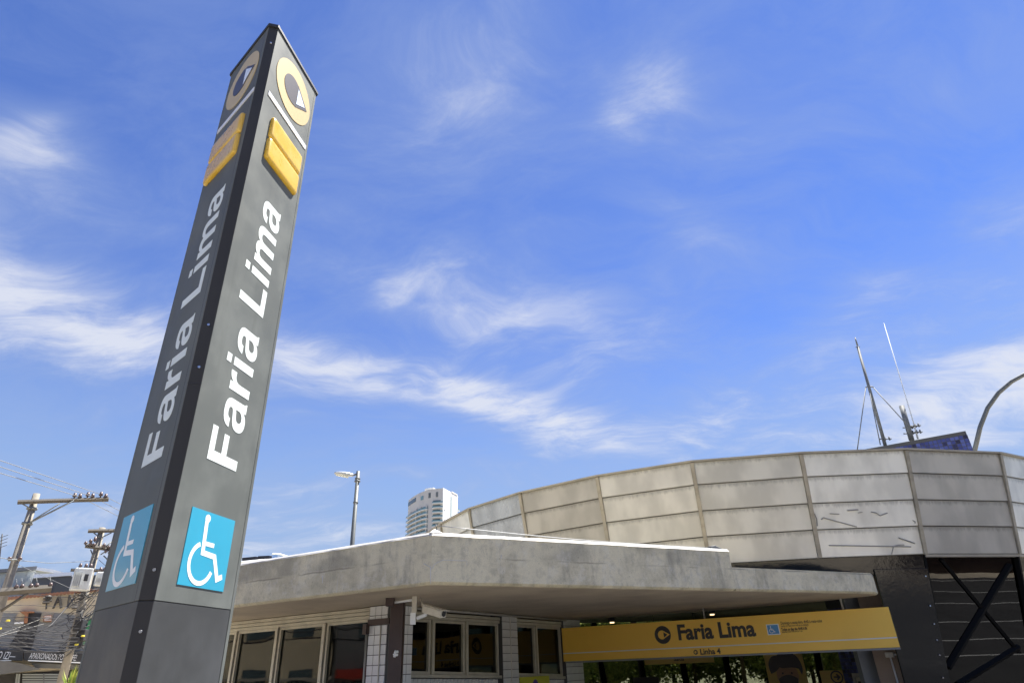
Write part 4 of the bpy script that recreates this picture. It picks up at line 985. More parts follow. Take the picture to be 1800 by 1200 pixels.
# low unit with dark panels and a blue end on the canopy roof
r0 = at_r(500, 978, 17.0)
ru = thing('roof_unit', (r0.x, r0.y, ZC), 'low row of dark roof panels ending in a curved blue and white piece', 'roof panels')
def rpt(x, y, r=17.0): return at_r(*((390 + x / 4, 900 + y / 4)), r)
for (xa, xb, ya, yb) in ((140, 240, 318, 308), (252, 334, 306, 302)):
    A_, B_ = rpt(xa, ya), rpt(xb, yb); A2, B2 = rpt(xa, ya + 24), rpt(xb, yb + 24); dv = Vector((.25, .55, -.02))
    mb = MB().hexa([A2, B2, B2 + dv, A2 + dv, A_, B_, B_ + dv, A_ + dv]); mb.build('dark_panel', M['solar'], ru, bevel=.01)
A_, B_ = rpt(60, 358), rpt(360, 332); MB().tube([A_, B_], .03, 8).build('rail', M['isa_white'], ru)
for xx, yy in ((140, 350), (240, 342), (335, 334)):
    A_ = rpt(xx, yy); MB().tube([A_, Vector((A_.x, A_.y, ZC))], .025, 6).build('foot', M['steel'], ru)
A_ = rpt(350, 330); B_ = rpt(452, 322); H_ = rpt(350, 292)
mb = MB(); n = 12; fr_ = []; dv = Vector((.3, .6, 0))
for k in range(n + 1):
    t = k / n; p = A_.lerp(B_, t); z = (H_.z - A_.z) * math.sqrt(max(0, 1 - t * t)) * 1.0; fr_.append(p + Vector((0, 0, z)))
vs = [A_] + fr_ + [A_ + dv] + [q_ + dv for q_ in fr_]; m_ = n + 2
mb.add(vs, [tuple(range(m_)), tuple(range(2 * m_ - 1, m_ - 1, -1))] + [(k, k + 1, m_ + k + 1, m_ + k) for k in range(m_ - 1)]); mb.build('curved_end', M['bluewhite'], ru)
MB().tube([q_ - dv * .02 for q_ in fr_], .02, 6).build('edge_trim', M['isa_white'], ru)

# ================================================================== FAR TOWER
TD = 400.0
def tp(x, y, r=TD): return at_r(x, y, r)
c6 = lambda x, y: (560 + x / 5.294, 800 + y / 5.294)
tw_az = {}
# plan: curved west front from px 712 to 778, flat east face to 803
NP = 14
def twx(t): return 712 + (778 - 712) * t
fa = tp(778, 857, 385); ztop = fa.z
fb = tp(803.5, 862, 405)
planp = []
for k in range(NP + 1):
    t = k / NP; x = 716 + (778 - 716) * t; rr = 385 + 30 * (1 - t) ** 2.6
    p = tp(x, 930, rr); planp.append(Vector((p.x, p.y, 0)))
tower = thing('apartment_tower', Vector((fa.x, fa.y, 0)), 'distant white high-rise with a curved balcony front, beside the street lamp', 'apartment tower')
body = [P2(p) for p in planp] + [(fb.x, fb.y), (fb.x - 14, fb.y + 24), (planp[0].x - 2, planp[0].y + 22)]
MB().prism(body, 0, ztop - 13).build('lower_block', M['tower_cream'], tower)
MB().prism(body, ztop - 13, ztop - .3).build('crown_block', M['tower_cream'], tower)
ef = [P2(planp[-1] + (planp[-1] - Vector((fb.x, fb.y, 0))).normalized() * .0), (fb.x, fb.y)]
EF = Fr(fa.x, fa.y, math.degrees(math.atan2(fb.x - fa.x, fb.y - fa.y)), math.degrees(math.atan2(fb.x - fa.x, fb.y - fa.y)) + 90)
ew = math.hypot(fb.x - fa.x, fb.y - fa.y)
MB().fbox(EF, -.15, ew, .02, .5, 0, ztop).build('side_wall', M['tower_white'], tower)
MB().fbox(EF, ew * .5, ew * .5 + 1.2, .5, .62, ztop - 55, ztop - 3).build('window_strip', M['tower_glass'], tower)
for z in range(12): MB().fbox(EF, 1.4, 2.2, .5, .6, ztop - 14 - z * 6.2, ztop - 13 - z * 6.2).build('window', M['tower_dark'], tower)
FH = 2.8
MB().fbox(EF, ew * .15, ew * .45, -14, -8, ztop - .2, ztop + 2.0).build('roof_plant', M['tower_white'], tower)
MB().fbox(EF, ew * .55, ew * .95, .52, .8, ztop - .2, ztop + .5).build('parapet', M['tower_white'], tower)
def seg_strip(k0, k1, z0, z1, o0, o1, name, m):
    mb = MB(); n = k1 - k0 + 1; ins = []; outs = []
    for k in range(k0, k1 + 1):
        p = planp[k]; t = (planp[min(k + 1, NP)] - planp[max(k - 1, 0)]).normalized(); nn = Vector((t.y, -t.x, 0))
        ins.append(p + nn * o0); outs.append(p + nn * o1)
    vs = [v + Vector((0, 0, z)) for z in (z0, z1) for v in ins + outs]; m2 = 2 * n
    fs = []
    for k in range(n - 1):
        fs += [(n + k, n + k + 1, m2 + n + k + 1, m2 + n + k), (k, k + 1, n + k + 1, n + k), (m2 + k, m2 + k + 1, m2 + n + k + 1, m2 + n + k), (k, k + 1, m2 + k + 1, m2 + k)]
    fs += [(0, n, m2 + n, m2), (n - 1, 2 * n - 1, m2 + 2 * n - 1, m2 + n - 1)]
    mb.add(vs, fs); return mb.build(name, m, tower)
z = ztop - 7.0
fl_ = 0
while z > 45 and fl_ < 24:
    if fl_ > 0:
        seg_strip(0, 4, z - FH + .5, z - .5, .02, .12, 'window_band', M['tower_dark'])
        seg_strip(4, 8, z - FH + .5, z - .5, .02, .12, 'window_band', M['tower_glass' if fl_ % 3 else 'tower_dark'])
        seg_strip(0, 8, z - FH, z - FH + .45, .1, 1.3, 'balcony_slab', M['tower_white'])
        for kk in (1, 3, 5, 7):
            a_ = planp[kk].lerp(planp[kk + 1], .45); c_ = planp[kk].lerp(planp[kk + 1], .52 if kk % 4 == 1 else .8); t = (c_ - a_).normalized(); nn = Vector((t.y, -t.x, 0))
            MB().hexa([v + Vector((0, 0, zz)) for zz in (z - FH + .45, z) for v in (a_ + nn * .02, c_ + nn * .02, c_ + nn * .9, a_ + nn * .9)]).build('balcony_divider', M['tower_cream'], tower)
        seg_strip(0, 8, z - FH + .46, z - FH + 1.25, 1.15, 1.25, 'balcony_rail', M['tower_glass'])
    seg_strip(10, 13, z - FH + .5, z - .6, .02, .12, 'window_band', M['tower_dark'])
    seg_strip(10, 14, z - FH, z - FH + .45, .1, 1.4, 'balcony_slab', M['tower_white'])
    seg_strip(10, 14, z - FH + .46, z - FH + 1.3, 1.25, 1.35, 'balcony_rail', M['tower_glass'])
    MB().fbox(EF, ew - .1, ew + 2.2, -2.5, .9, z - FH, z - FH + .4).build('side_balcony', M['tower_white'], tower)
    MB().fbox(EF, ew - .1, ew + 2.1, .7, .8, z - FH + .4, z - FH + 1.3).build('side_balcony_rail', M['tower_glass'], tower)
    MB().fbox(EF, .3, .32, .5, .51, z - 1, z - .9)
    z -= FH; fl_ += 1
for k, (k0, k1, za, zb2, m_) in enumerate([(0, 3, 12.5, 8.5, 'tower_dark'), (5, 6, 11.5, 7.0, 'tower_glass')]):
    seg_strip(k0, k1, ztop - 13 + za - 10 + 6, ztop - 13 + za - 4 + 2.5, .02, .2, 'window_band', M[m_])
for (k0, off_) in ((8, 0), (11, 0)):
    for s_ in range(3):
        a_, c_ = planp[k0].lerp(planp[k0 + 1], .1 + s_ * .32), planp[k0].lerp(planp[k0 + 1], .28 + s_ * .32)
        t = (c_ - a_).normalized(); nn = Vector((t.y, -t.x, 0))
        MB().hexa([v + Vector((0, 0, zz)) for zz in (ztop - 5.6, ztop - 2.4) for v in (a_ + nn * .02, c_ + nn * .02, c_ + nn * .2, a_ + nn * .2)]).build('window', M['tower_dark'], tower)

# ================================================================== TOTEM
def tdir(az, l): return adir(az) * l
P0 = Vector((-2.0426, 3.6698, 0)); PR = Vector((-1.9119, 4.4097, 0)); PL0 = Vector((-2.1224, 3.6467, 0)); PL = Vector((-2.6761, 4.1414, 0))
PR2 = PR + tdir(-50, .083); PL2 = PL + tdir(10, .083)
ZTT = 7.44; ZSM = 2.55
tot_ = thing('station_totem', (P0 + PL) / 2, 'tall dark grey three-sided metro sign pillar with white Faria Lima lettering', 'sign pillar')
azR = math.degrees(math.atan2((PR - P0).x, (PR - P0).y)); azL = math.degrees(math.atan2((PL - PL0).x, (PL - PL0).y))
TR = Fr(P0.x, P0.y, azR, azR + 90); TL = Fr(PL0.x, PL0.y, azL, azL - 90); wR = (PR - P0).length; wL = (PL - PL0).length
azB = math.degrees(math.atan2((PL2 - PR2).x, (PL2 - PR2).y)); TB = Fr(PR2.x, PR2.y, azB, azB + 90); wB = (PL2 - PR2).length
def ins(p, d): c = (P0 + PR + PL) / 3; q_ = p - c; q_.z = 0; return c + q_ * (1 - d)
hexp = [P0, PR, PR2, PL2, PL, PL0]
MB().prism([P2(ins(p, .03)) for p in hexp], 0, ZTT).build('core', M['totem_edge'], tot_)
th = .012
for fr, w, nm in ((TR, wR, 1), (TL, wL, 2), (TB, wB, 3)):
    strip = .030
    MB().fbox(fr, 0.0, w - strip - .005, -.02, 0, ZSM + .002, ZTT).build('face_panel', M['totem'], tot_, bevel=.002)
    MB().fbox(fr, w - strip, w, -.02, -.001, 0, ZTT).build('edge_strip', M['totem'], tot_, bevel=.002)
    MB().fbox(fr, 0.0, w - strip - .005, -.02, -.002, 0, ZSM - .002).build('base_panel', M['totem_low'], tot_, bevel=.002)
MB().fbox(TL, .052, .055, .0, .0006, ZSM, ZTT).build('seam', M['cap'], tot_)
# the dark corner strips
def corner(a, c, m, name='corner_strip', z0=0, z1=ZTT):
    d = (c - a); l = d.length; az_ = math.degrees(math.atan2(d.x, d.y)); n1 = adir(az_ + 90); ctr = (P0 + PR + PL) / 3
    fr = Fr(a.x, a.y, az_, az_ + (90 if n1.dot(a - ctr) > 0 else -90)); MB().fbox(fr, .002, l - .002, -.03, .0, z0, z1).build(name, m, tot_, bevel=.003); return fr
CF = corner(P0, PL0, M['totem_edge'], z0=ZSM + .002); corner(P0, PL0, M['totem_edge'], z0=0, z1=ZSM - .002)
corner(PR, PR2, M['totem_edge']); corner(PL, PL2, M['totem_edge'])
cl_len = (PL0 - P0).length
for zz in [2.15 + 4.2 * math.tan(R(v)) for v in (27.1, 23.53, 7.6, 3.33)] + [2.15 + 4.2 * math.tan(R(50.4))]:
    MB().tube([CF.p(cl_len * .42, -.002, zz), CF.p(cl_len * .42, .010, zz)], .009, 10).build('screw', M['screw'], tot_)
# joint half way up the corner
MB().fbox(CF, .0, cl_len, .0, .002, 3.86, 3.868).build('joint', M['cap'], tot_)
# cap: overhanging lid
ctr = (P0 + PR + PL) / 3
MB().prism([P2(ins(p, -.045)) for p in hexp], ZTT, ZTT + .035).build('cap', M['cap'], tot_, bevel=.004)
# lettering
scl = .323 / 718
def totem_word(fr, base, sgn, ks, z0):
    x = 0
    for ch in 'Faria Lima':
        w_, lp = GL[ch]
        if lp:
            loops = [[l] for l in lp] if ch == 'i' else [lp]
            flat('letter', loops, lambda a, c, h, x=x: fr.p(base + sgn * c * scl * ks, .0005 + h, z0 + (a + x) * .000460), .0015, M['letter'], tot_)
        x += w_
totem_word(TR, .516, -1, 1.0, 3.385); totem_word(TL, .163, 1, 1.05, 3.375)
# scuffed halo where older letters were removed
# bars
MB().fbox(TR, .045, .71, .0, .006, 6.625, 6.675).build('bar', M['sheen_bar'], tot_)
MB().fbox(TL, .01, .70, .0, .006, 6.60, 6.65).build('bar', M['sheen_bar'], tot_)
# round emblems
def t_emblem(fr, u, z, sgn):
    r = .302
    flat('emblem_disc', [[disc(0, 0, r, 60)]], lambda x, y, h: fr.p(u + x, .0005 + h, z + y), .004, M['ring_tan'], tot_)
    hole = [(.15 * math.cos(R(a)) - .02, .15 * math.sin(R(a))) for a in range(58, 303, 7)]
    hole = hole + [(.052, -.140), (.245 , 0), (.052, .140)]
    flat('emblem_hole', [[hole]], lambda x, y, h: fr.p(u + sgn * x, .0046 + h, z + y), .003, M['emblem_dark'], tot_)
    flat('emblem_triangle', [[[(.055, .100), (.055, -.100), (.195, 0)]]], lambda x, y, h: fr.p(u + sgn * x, .0078 + h, z + y), .003, M['emblem_tri'], tot_)
t_emblem(TR, .385, 7.045, 1); t_emblem(TL, .36, 7.03, -1)
# yellow pillow blocks
def block(fr, u0, u1, z0, z1, dep=.034):
    mb = MB(); N = 8; c = .022
    levels = [(0, 0), (dep * .55, 0), (dep * .82, c * .35), (dep * .96, c * .8), (dep, c * 1.6)]
    ring = []
    for v, i_ in levels:
        rr = []; rad = .022
        for (cu, cz, a0) in ((u1 - i_ - rad, z1 - i_ - rad, 0), (u0 + i_ + rad, z1 - i_ - rad, 90), (u0 + i_ + rad, z0 + i_ + rad, 180), (u1 - i_ - rad, z0 + i_ + rad, 270)):
            for a in (0, 30, 60, 90): rr.append(fr.p(cu + rad * math.cos(R(a0 + a)), v, cz + rad * math.sin(R(a0 + a))))
        ring.append(rr)
    n = 16; mb.add([p for r_ in ring for p in r_], [(k * n + j, k * n + (j + 1) % n, (k + 1) * n + (j + 1) % n, (k + 1) * n + j) for k in range(len(levels) - 1) for j in range(n)], True)
    k0 = (len(levels) - 1) * n; mb.f.append([k0 + j for j in range(n)]); mb.sm.append(False)
    return mb.build('yellow_block', M['yellow_plastic'], tot_)
block(TR, .15, .655, 6.240, 6.468); block(TR, .15, .655, 6.000, 6.228)
block(TL, .085, .665, 6.175, 6.400); block(TL, .085, .665, 5.940, 6.163)
# wheelchair panels
for fr, u0, u1, sgn in ((TR, .150, .600, 1), (TL, .100, .590, -1)):
    pn = MB().fbox(fr, u0, u1, .0, .004, 2.65, 3.10).build('pictogram_panel', M['isa_blue'], tot_)
    s_ = .40; 
    for k, lp in enumerate(isa_loops()):
        if sgn > 0: xf = lambda x, y, h, k=k: fr.p(u0 + x * .45, .0042 + k * .0002 + h, 2.65 + y * .45)
        else: xf = lambda x, y, h, k=k: fr.p(u1 - x * .49, .0042 + k * .0002 + h, 2.65 + y * .45)
        flat('pictogram_figure', [lp], xf, .0008, M['isa_white'], pn)

# ================================================================== LEFT STREET
FD = 40.0
pa = at_r(60, 1100, FD); FF = Fr(pa.x, pa.y, 90 - 36.5 + 0, 90 - 36.5 + 90)     # u to the right, facing the camera
def fu_(x, y, v=0.0): return FF.uz(x, y, v)
def fquad(mb, pxs, v0, v1):
    q0 = [FF.p(*(lambda t: (t[0], v0, t[1]))(fu_(x, y, v1))) for x, y in pxs]; q1 = [FF.p(*(lambda t: (t[0], v1, t[1]))(fu_(x, y, v1))) for x, y in pxs]; n = len(pxs)
    return mb.add(q0 + q1, [tuple(range(n))[::-1], tuple(range(n, 2 * n))] + [(k, (k + 1) % n, n + (k + 1) % n, n + k) for k in range(n)])
c5 = lambda x, y: (x / 6, 1000 + y / 6)
sh = thing('shop_building', FF.p(0, 0, 0), 'beige shop front with a clay tiled edge and letters behind tangled wires', 'shop')
zg = [fu_(-60, 1056)[1]]
fquad(MB(), [(-70, 1057), (215, 1031), (215, 1215), (-70, 1260)], -.4, 0).build('wall', M['facade'], sh)
MB().fbox(FF, -8, 8, -6, -.42, 0, 5.2).build('shop_body', M['blockgrey'], sh)
# grey painted lower storey
fquad(MB(), [(-70, 1078), c5(185, 468), c5(140, 560), c5(410, 558), c5(540, 560), c5(572, 462), c5(800, 492), c5(780, 590), c5(975, 560), c5(975, 860), (-70, 1150)], 0, .05).build('painted_band', M['facade_grey'], sh)
fquad(MB(), [c5(310, 455), c5(440, 462), c5(330, 850), c5(90, 820), c5(250, 560)], .05, .09).build('dark_banner', M['shop_black'], sh)
fquad(MB(), [c5(205, 440), c5(290, 432), c5(365, 440), c5(365, 456), c5(300, 460), c5(290, 565), c5(250, 565), c5(262, 480)], .05, .30).build('timber_bracket', M['rust'], sh)
fquad(MB(), [c5(460, 490), c5(545, 480), c5(540, 550), c5(455, 548)], .05, .25).build('vent_box', M['terracotta'], sh)
for k in range(4): fquad(MB(), [c5(468, 496 + k * 14), c5(540, 490 + k * 14), c5(540, 494 + k * 14), c5(468, 500 + k * 14)], .25, .28).build('vent_slat', M['isa_white'], sh)
fquad(MB(), [c5(150, 560), c5(250, 550), c5(250, 572), c5(150, 575)], .05, .2).build('window_sill', M['isa_white'], sh)
# clay tile coping
x = -60
while x < 205:
    y0 = 1051 - (x - 10) * .096; a_ = fu_(x, y0); c_ = fu_(x + 6.2, y0 - .6)
    MB().tube([FF.p(a_[0] + .06, .12, a_[1] - .02), FF.p(a_[0] + .06, -.5, a_[1] + .02)], .085, 8).build('roof_tile', M['terracotta'], sh)
    x += 6.6
# iron letter shapes on the wall
def iron(pts, w=.07):
    mb = MB()
    for (x0, y0), (x1, y1) in zip(pts[:-1], pts[1:]):
        a_, c_ = fu_(*c5(x0, y0), .12), fu_(*c5(x1, y1), .12); mb.beam(FF.p(a_[0], .12, a_[1]), FF.p(c_[0], .12, c_[1]), w)
    return mb.build('wall_letter', M['ironwork'], sh)
iron([(455, 305), (545, 292)]); iron([(480, 322), (488, 290), (510, 280), (535, 288), (538, 310), (515, 322), (480, 322)]); iron([(490, 335), (548, 328)]); iron([(448, 348), (525, 346)], .1); iron([(490, 350), (488, 420)], .06)
iron([(620, 285), (560, 415)], .08); iron([(628, 285), (645, 410)], .10); iron([(600, 350), (632, 345)], .05); iron([(735, 270), (722, 330), (715, 410)], .08); iron([(738, 275), (760, 330)], .05); iron([(755, 408), (820, 400)], .09)
# black fascias with lettering
def fascia(pxs, txt, tx, ty, size, wpx, line=True):
    f = fquad(MB(), pxs, .06, .55); o = f.build('fascia', M['shop_black'], sh)
    a_ = fu_(tx, ty, .56); e_ = fu_(wpx, ty + (wpx - tx) * .045, .56); slope = (e_[1] - a_[1]) / (e_[0] - a_[0])
    nat = len(txt) * size * .60
    k_ = (e_[0] - a_[0]) / nat
    text('lettering', txt, lambda x, y, h: FF.p(a_[0] + x * k_, .555 + h, a_[1] + y + x * k_ * slope), size, M['sign_line'], sh, depth=.01, offset=.0, shear=.15)
fascia([(-60, 1141), c5(245, 848), c5(240, 960), (-60, 1160)], 'DO IZI—', -14, 1156.5, .44, 27)
fascia([c5(252, 850), (160, 1149), (160, 1166), c5(300, 958), c5(250, 956)], 'APAIXONADOS POR CAFÉ!', 50.3, 1156.6, .36, 136)
fquad(MB(), [c5(295, 954), c5(900, 980), c5(900, 992), c5(295, 966)], .55, .60).build('white_strip', M['isa_white'], sh)
fquad(MB(), [(-60, 1160), c5(120, 958), c5(120, 964), (-60, 1161.5)], .55, .60).build('white_strip', M['isa_white'], sh)
fquad(MB(), [c5(330, 985), c5(900, 1005), c5(900, 1050), c5(380, 1040)], .06, .4).build('lower_fascia', M['awning'], sh)
fquad(MB(), [(-60, 1166), c5(0, 960), c5(200, 985), c5(430, 1050), c5(180, 1085), c5(0, 1105), (-60, 1190)], .3, 1.6).build('awning', M['awning'], sh)
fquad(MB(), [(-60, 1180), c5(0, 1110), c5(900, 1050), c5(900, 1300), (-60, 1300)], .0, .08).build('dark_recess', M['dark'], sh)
for k in range(5):
    fquad(MB(), [c5(235, 1100 + k * 26), c5(640, 1100 + k * 26), c5(640, 1117 + k * 26), c5(235, 1117 + k * 26)], .1, .2).build('shutter_slat', M['shutter'], sh)
for xx in (455,): fquad(MB(), [c5(xx, 1095), c5(xx + 14, 1095), c5(xx + 14, 1230), c5(xx, 1230)], .2, .26).build('shutter_post', M['blockgrey'], sh)
for xx in (190, 215): fquad(MB(), [c5(xx - 20, 1100), c5(xx, 1100), c5(xx - 12, 1230), c5(xx - 34, 1230)], .2, .3).build('door_post', M['shutter'], sh)
fquad(MB(), [c5(925, 530), c5(975, 520), c5(900, 800), c5(870, 800)], .06, .16).build('green_strip', M['green'], sh)
fquad(MB(), [c5(835, 600), c5(880, 590), c5(860, 760), c5(800, 770)], .06, .3).build('blue_crate', mat('faded_blue', (.16, .22, .34), .7, var=.6, vscale=4), sh)
# palm-like plant by the shop
pp = at_r(125, 1192, 36); pl_ = thing('potted_plant', (pp.x, pp.y, 0), 'bright yellow green spiky plant behind the near leaning pole', 'plant')
mb = MB(); rnd = random.Random(5)
for k in range(60):
    a = rnd.uniform(0, 2 * PI); t = rnd.uniform(.3, 1.0); b0_ = Vector((pp.x, pp.y, 1.5)); tip = b0_ + Vector((math.cos(a) * .6 * t, math.sin(a) * .6 * t, rnd.uniform(.2, 1.5))); md = b0_.lerp(tip, .5) + Vector((0, 0, .25)); sw = Vector((-math.sin(a), math.cos(a), 0)) * .035
    mb.add([b0_ - sw, b0_ + sw, md + sw, md - sw, tip], [(0, 1, 2, 3), (3, 2, 4)])
mb.build('leaves', M['leafy'], pl_); MB().tube([(pp.x, pp.y, 0), (pp.x, pp.y, 1.55)], .08, 8).build('stem', M['bark'], pl_)
# buildings behind the shop
def backb(name, pxs, r, depth, m, label, roof=None, ribs=0):
    ps = [at_r(x, y, r) for x, y in pxs]; a_, c_ = ps[0], ps[-1]; az_ = math.degrees(math.atan2(c_.x - a_.x, c_.y - a_.y)); fr = Fr(a_.x, a_.y, az_, az_ + 90)
    t_ = thing(name, (a_.x, a_.y, 0), label, 'building'); pts_ = []
    for (x, y) in pxs: u_, z_ = fr.uz(x, y); pts_.append((u_, z_))
    poly_ = [(pts_[0][0], 0)] + pts_ + [(pts_[-1][0], 0)]; n = len(poly_)
    mb = MB(); mb.add([fr.p(u_, 0, z_) for u_, z_ in poly_] + [fr.p(u_, -depth, z_) for u_, z_ in poly_], [tuple(range(n)), tuple(range(2 * n - 1, n - 1, -1))] + [(k, (k + 1) % n, n + (k + 1) % n, n + k) for k in range(n)])
    mb.build('wall', m, t_)
    if roof:
        for (p_, q_) in zip(pts_[:-1], pts_[1:]):
            mb = MB(); mb.hexa([fr.p(p_[0], -depth, p_[1] + .01), fr.p(q_[0], -depth, q_[1] + .01), fr.p(q_[0], .25, q_[1] + .01), fr.p(p_[0], .25, p_[1] + .01), fr.p(p_[0], -depth, p_[1] + .2), fr.p(q_[0], -depth, q_[1] + .2), fr.p(q_[0], .25, q_[1] + .2), fr.p(p_[0], .25, p_[1] + .2)]); mb.build('roof_edge', roof, t_)
    if ribs:
        n = int((pts_[-1][0] - pts_[0][0]) / ribs)
        for k in range(n):
            u_ = pts_[0][0] + (k + .5) * ribs; f = (u_ - pts_[0][0]) / (pts_[-1][0] - pts_[0][0]); zt2 = pts_[0][1] + f * (pts_[-1][1] - pts_[0][1])
            MB().fbox(fr, u_ - .04, u_ + .04, .0, .05, 3, zt2 - .05).build('cladding_rib', m, t_)
    return t_
backb('warehouse', [(-70, 1013), (63, 1001.5)], 48, 8, M['clad'], 'pale ribbed metal clad warehouse behind the leaning pole at far left', M['blockgrey'], ribs=.55)
backb('hall_block', [(61, 1002), (93, 1007), (150, 1022)], 56, 8, M['clad'], 'low white roofed block behind the warehouse', M['roofwhite'])
backb('grey_block', [(58, 1016.5), (126, 1012)], 46, 5, M['blockgrey'], 'dark grey block between the warehouse and the transformers', M['roofwhite'])
backb('grey_annex', [(100, 1015), (220, 1006)], 45, 5, mat('annex_grey', (.10, .098, .09), .8), 'dark brownish annex behind the transformers')

# poles and hardware
def pole(xb, top_px, r, rad, label):
    t_ = at_r(*top_px, r); base = Vector((t_.x, t_.y, 0))
    p = thing('utility_pole', base, label, 'utility pole', 'concrete utility poles on the left')
    MB().tube([base, base.lerp(t_, .5), t_], rad * 1.45, 12, rad).build('shaft', M['pole'], p)
    return p, t_
def uarm(p, a, c, r, w=.13, r2=None):
    A_, C_ = at_r(*a, r), at_r(*c, r2 or r); MB().beam(A_, C_, w).build('crossarm', M['crossarm'], p); return A_, C_
def insul(p, c, h=.22):
    mb = MB(); mb.tube([c, c + Vector((0, 0, .08))], .03, 8); mb.tube([c + Vector((0, 0, .06)), c + Vector((0, 0, .13)), c + Vector((0, 0, h))], .085, 8, .05); mb.build('insulator', M['insul'], p)
c4 = lambda x, y: (x / 2.857, 780 + y / 2.857)
pA, tA = pole(0, c4(185, 250), 32, .125, 'tall concrete pole with a wide wooden crossarm, left of the totem')
A_, C_ = uarm(pA, c4(88, 292), c4(545, 276), 31.8, r2=31.8)
MB().beam(at_r(*c4(88, 290), 32.2), at_r(*c4(545, 281), 32.2), .10).build('crossarm', M['crossarm'], pA)
insA = []
for (x, y) in ((372, 268), (398, 272), (438, 264), (462, 270), (504, 262), (528, 272)):
    c = at_r(*c4(x, y + 4), 31.8); insul(pA, c); insA.append(c + Vector((0, 0, .2)))
MB().tube([at_r(*c4(372, 283), 31.7), at_r(*c4(135, 402), 31.8)], .035, 6).build('strut', M['steel'], pA)
MB().tube([at_r(*c4(300, 298), 31.9), at_r(*c4(135, 402), 32.1)], .025, 6).build('strut', M['steel'], pA)
MB().tube([at_r(*c4(105, 296), 31.8), at_r(*c4(155, 325), 31.8)], .025, 6).build('strut', M['steel'], pA)
for (x, y) in ((165, 325), (140, 400)):
    c = at_r(*c4(x, y), 32); MB().tube([Vector((tA.x, tA.y, c.z - .04)), Vector((tA.x, tA.y, c.z + .04))], .19, 12).build('band', M['steel'], pA)
MB().beam(at_r(*c4(40, 582), 31.7), at_r(*c4(100, 580), 31.7), .06).build('crossarm', M['steel'], pA)
for (x) in (44, 96): insul(pA, at_r(*c4(x, 588), 31.7), .16)
MB().beam(at_r(*c5(0, 240), 31.5), at_r(*c5(545, 200), 31.5), .20).build('crossarm', M['crossarm'], pA)
MB().tube([at_r(*c5(10, 440), 31.6), at_r(*c5(350, 215), 31.5)], .055, 6).build('strut', M['crossarm'], pA)
for (x, y) in ((165, 215), (225, 210), (318, 205), (380, 200), (525, 192)):
    c = at_r(*c5(x, y), 31.5); insul(pA, c, .18)
    MB().tube([c + Vector((0, 0, .15)), c + Vector((-.12, 0, .4))], .012, 5).build('pin', M['steel'], pA)
pB, tB = pole(0, c4(515, 420), 38, .14, 'concrete pole carrying two white transformers, right beside the totem')
uarm(pB, c4(442, 437), c4(640, 434), 37.8)
MB().tube([at_r(*c4(470, 445), 37.8), at_r(*c4(502, 470), 37.8)], .03, 6).build('strut', M['steel'], pB)
MB().tube([at_r(*c4(560, 445), 37.8), at_r(*c4(508, 470), 37.8)], .03, 6).build('strut', M['steel'], pB)
uarm(pB, c4(428, 512), c4(600, 536), 37.7, .12); uarm(pB, c4(440, 506), c4(620, 524), 38.3, .12)
rnd = random.Random(8)
for (x, y) in ((428, 508), (452, 512), (470, 516), (520, 522), (545, 528), (452, 498), (474, 492), (530, 548), (548, 556)):
    insul(pB, at_r(*c4(x, y), 37.6), rnd.uniform(.16, .26))
for (a_, c_) in (((455, 530), (470, 570)), ((560, 490), (520, 525)), ((505, 555), (560, 520)), ((520, 560), (560, 600))):
    MB().tube([at_r(*c4(*a_), 37.7), at_r(*c4(*c_), 37.7)], .03, 6).build('strut', M['steel'], pB)
uarm(pB, c4(355, 632), c4(640, 638), 37.6, .10)
# transformers hang on pole B
def transformer(x0, x1, y0, y1, r, label):
    a_ = at_r(*c4((x0 + x1) / 2, (y0 + y1) / 2), r); w = (at_r(*c4(x1, y0), r) - at_r(*c4(x0, y0), r)).length / 2; zt2, zb2 = at_r(*c4(x0, y0), r).z, at_r(*c4(x0, y1), r).z
    t_ = thing('transformer', (a_.x, a_.y, zb2), label, 'transformer')
    fr = Fr(a_.x, a_.y, 90 - 36, 180 - 36)
    MB().fbox(fr, -w, w, -w * .7, w * .7, zb2, zt2).build('tank', M['transf'], t_, bevel=.05)
    for k in range(5): MB().fbox(fr, -w * .92 + k * w * .2, -w * .85 + k * w * .2, w * .7, w * .95, zb2 + .15, zt2 - .2).build('cooling_fin', M['transf'], t_)
    for k in (-.5, .1, .6):
        insul(t_, fr.p(k * w, 0, zt2), .22)
    MB().fbox(fr, -w * .1, w * .8, .0, .1, zt2 + .002, zt2 + .05).build('lid_rail', M['steel'], t_)
    MB().fbox(fr, w * .2, w * .6, w * .7, w * .74, zb2 + .4, zb2 + .7).build('nameplate', M['shop_black'], t_)
transformer(362, 458, 622, 735, 36.9, 'larger white transformer box on the pole left of the totem')
transformer(478, 540, 642, 712, 36.9, 'smaller white transformer box half hidden by the totem')
# meter boxes and coils on pole B
for (x, y, m_) in ((400, 910, 'shop_black'), (412, 960, 'wire'), (380, 1000, 'wire')):
    c = at_r(*c4(x, y), 37.5); MB().box(c.x - .2, c.x + .2, c.y - .15, c.y + .15, c.z - .25, c.z + .25).build('cable_box', M[m_], pB, bevel=.04)

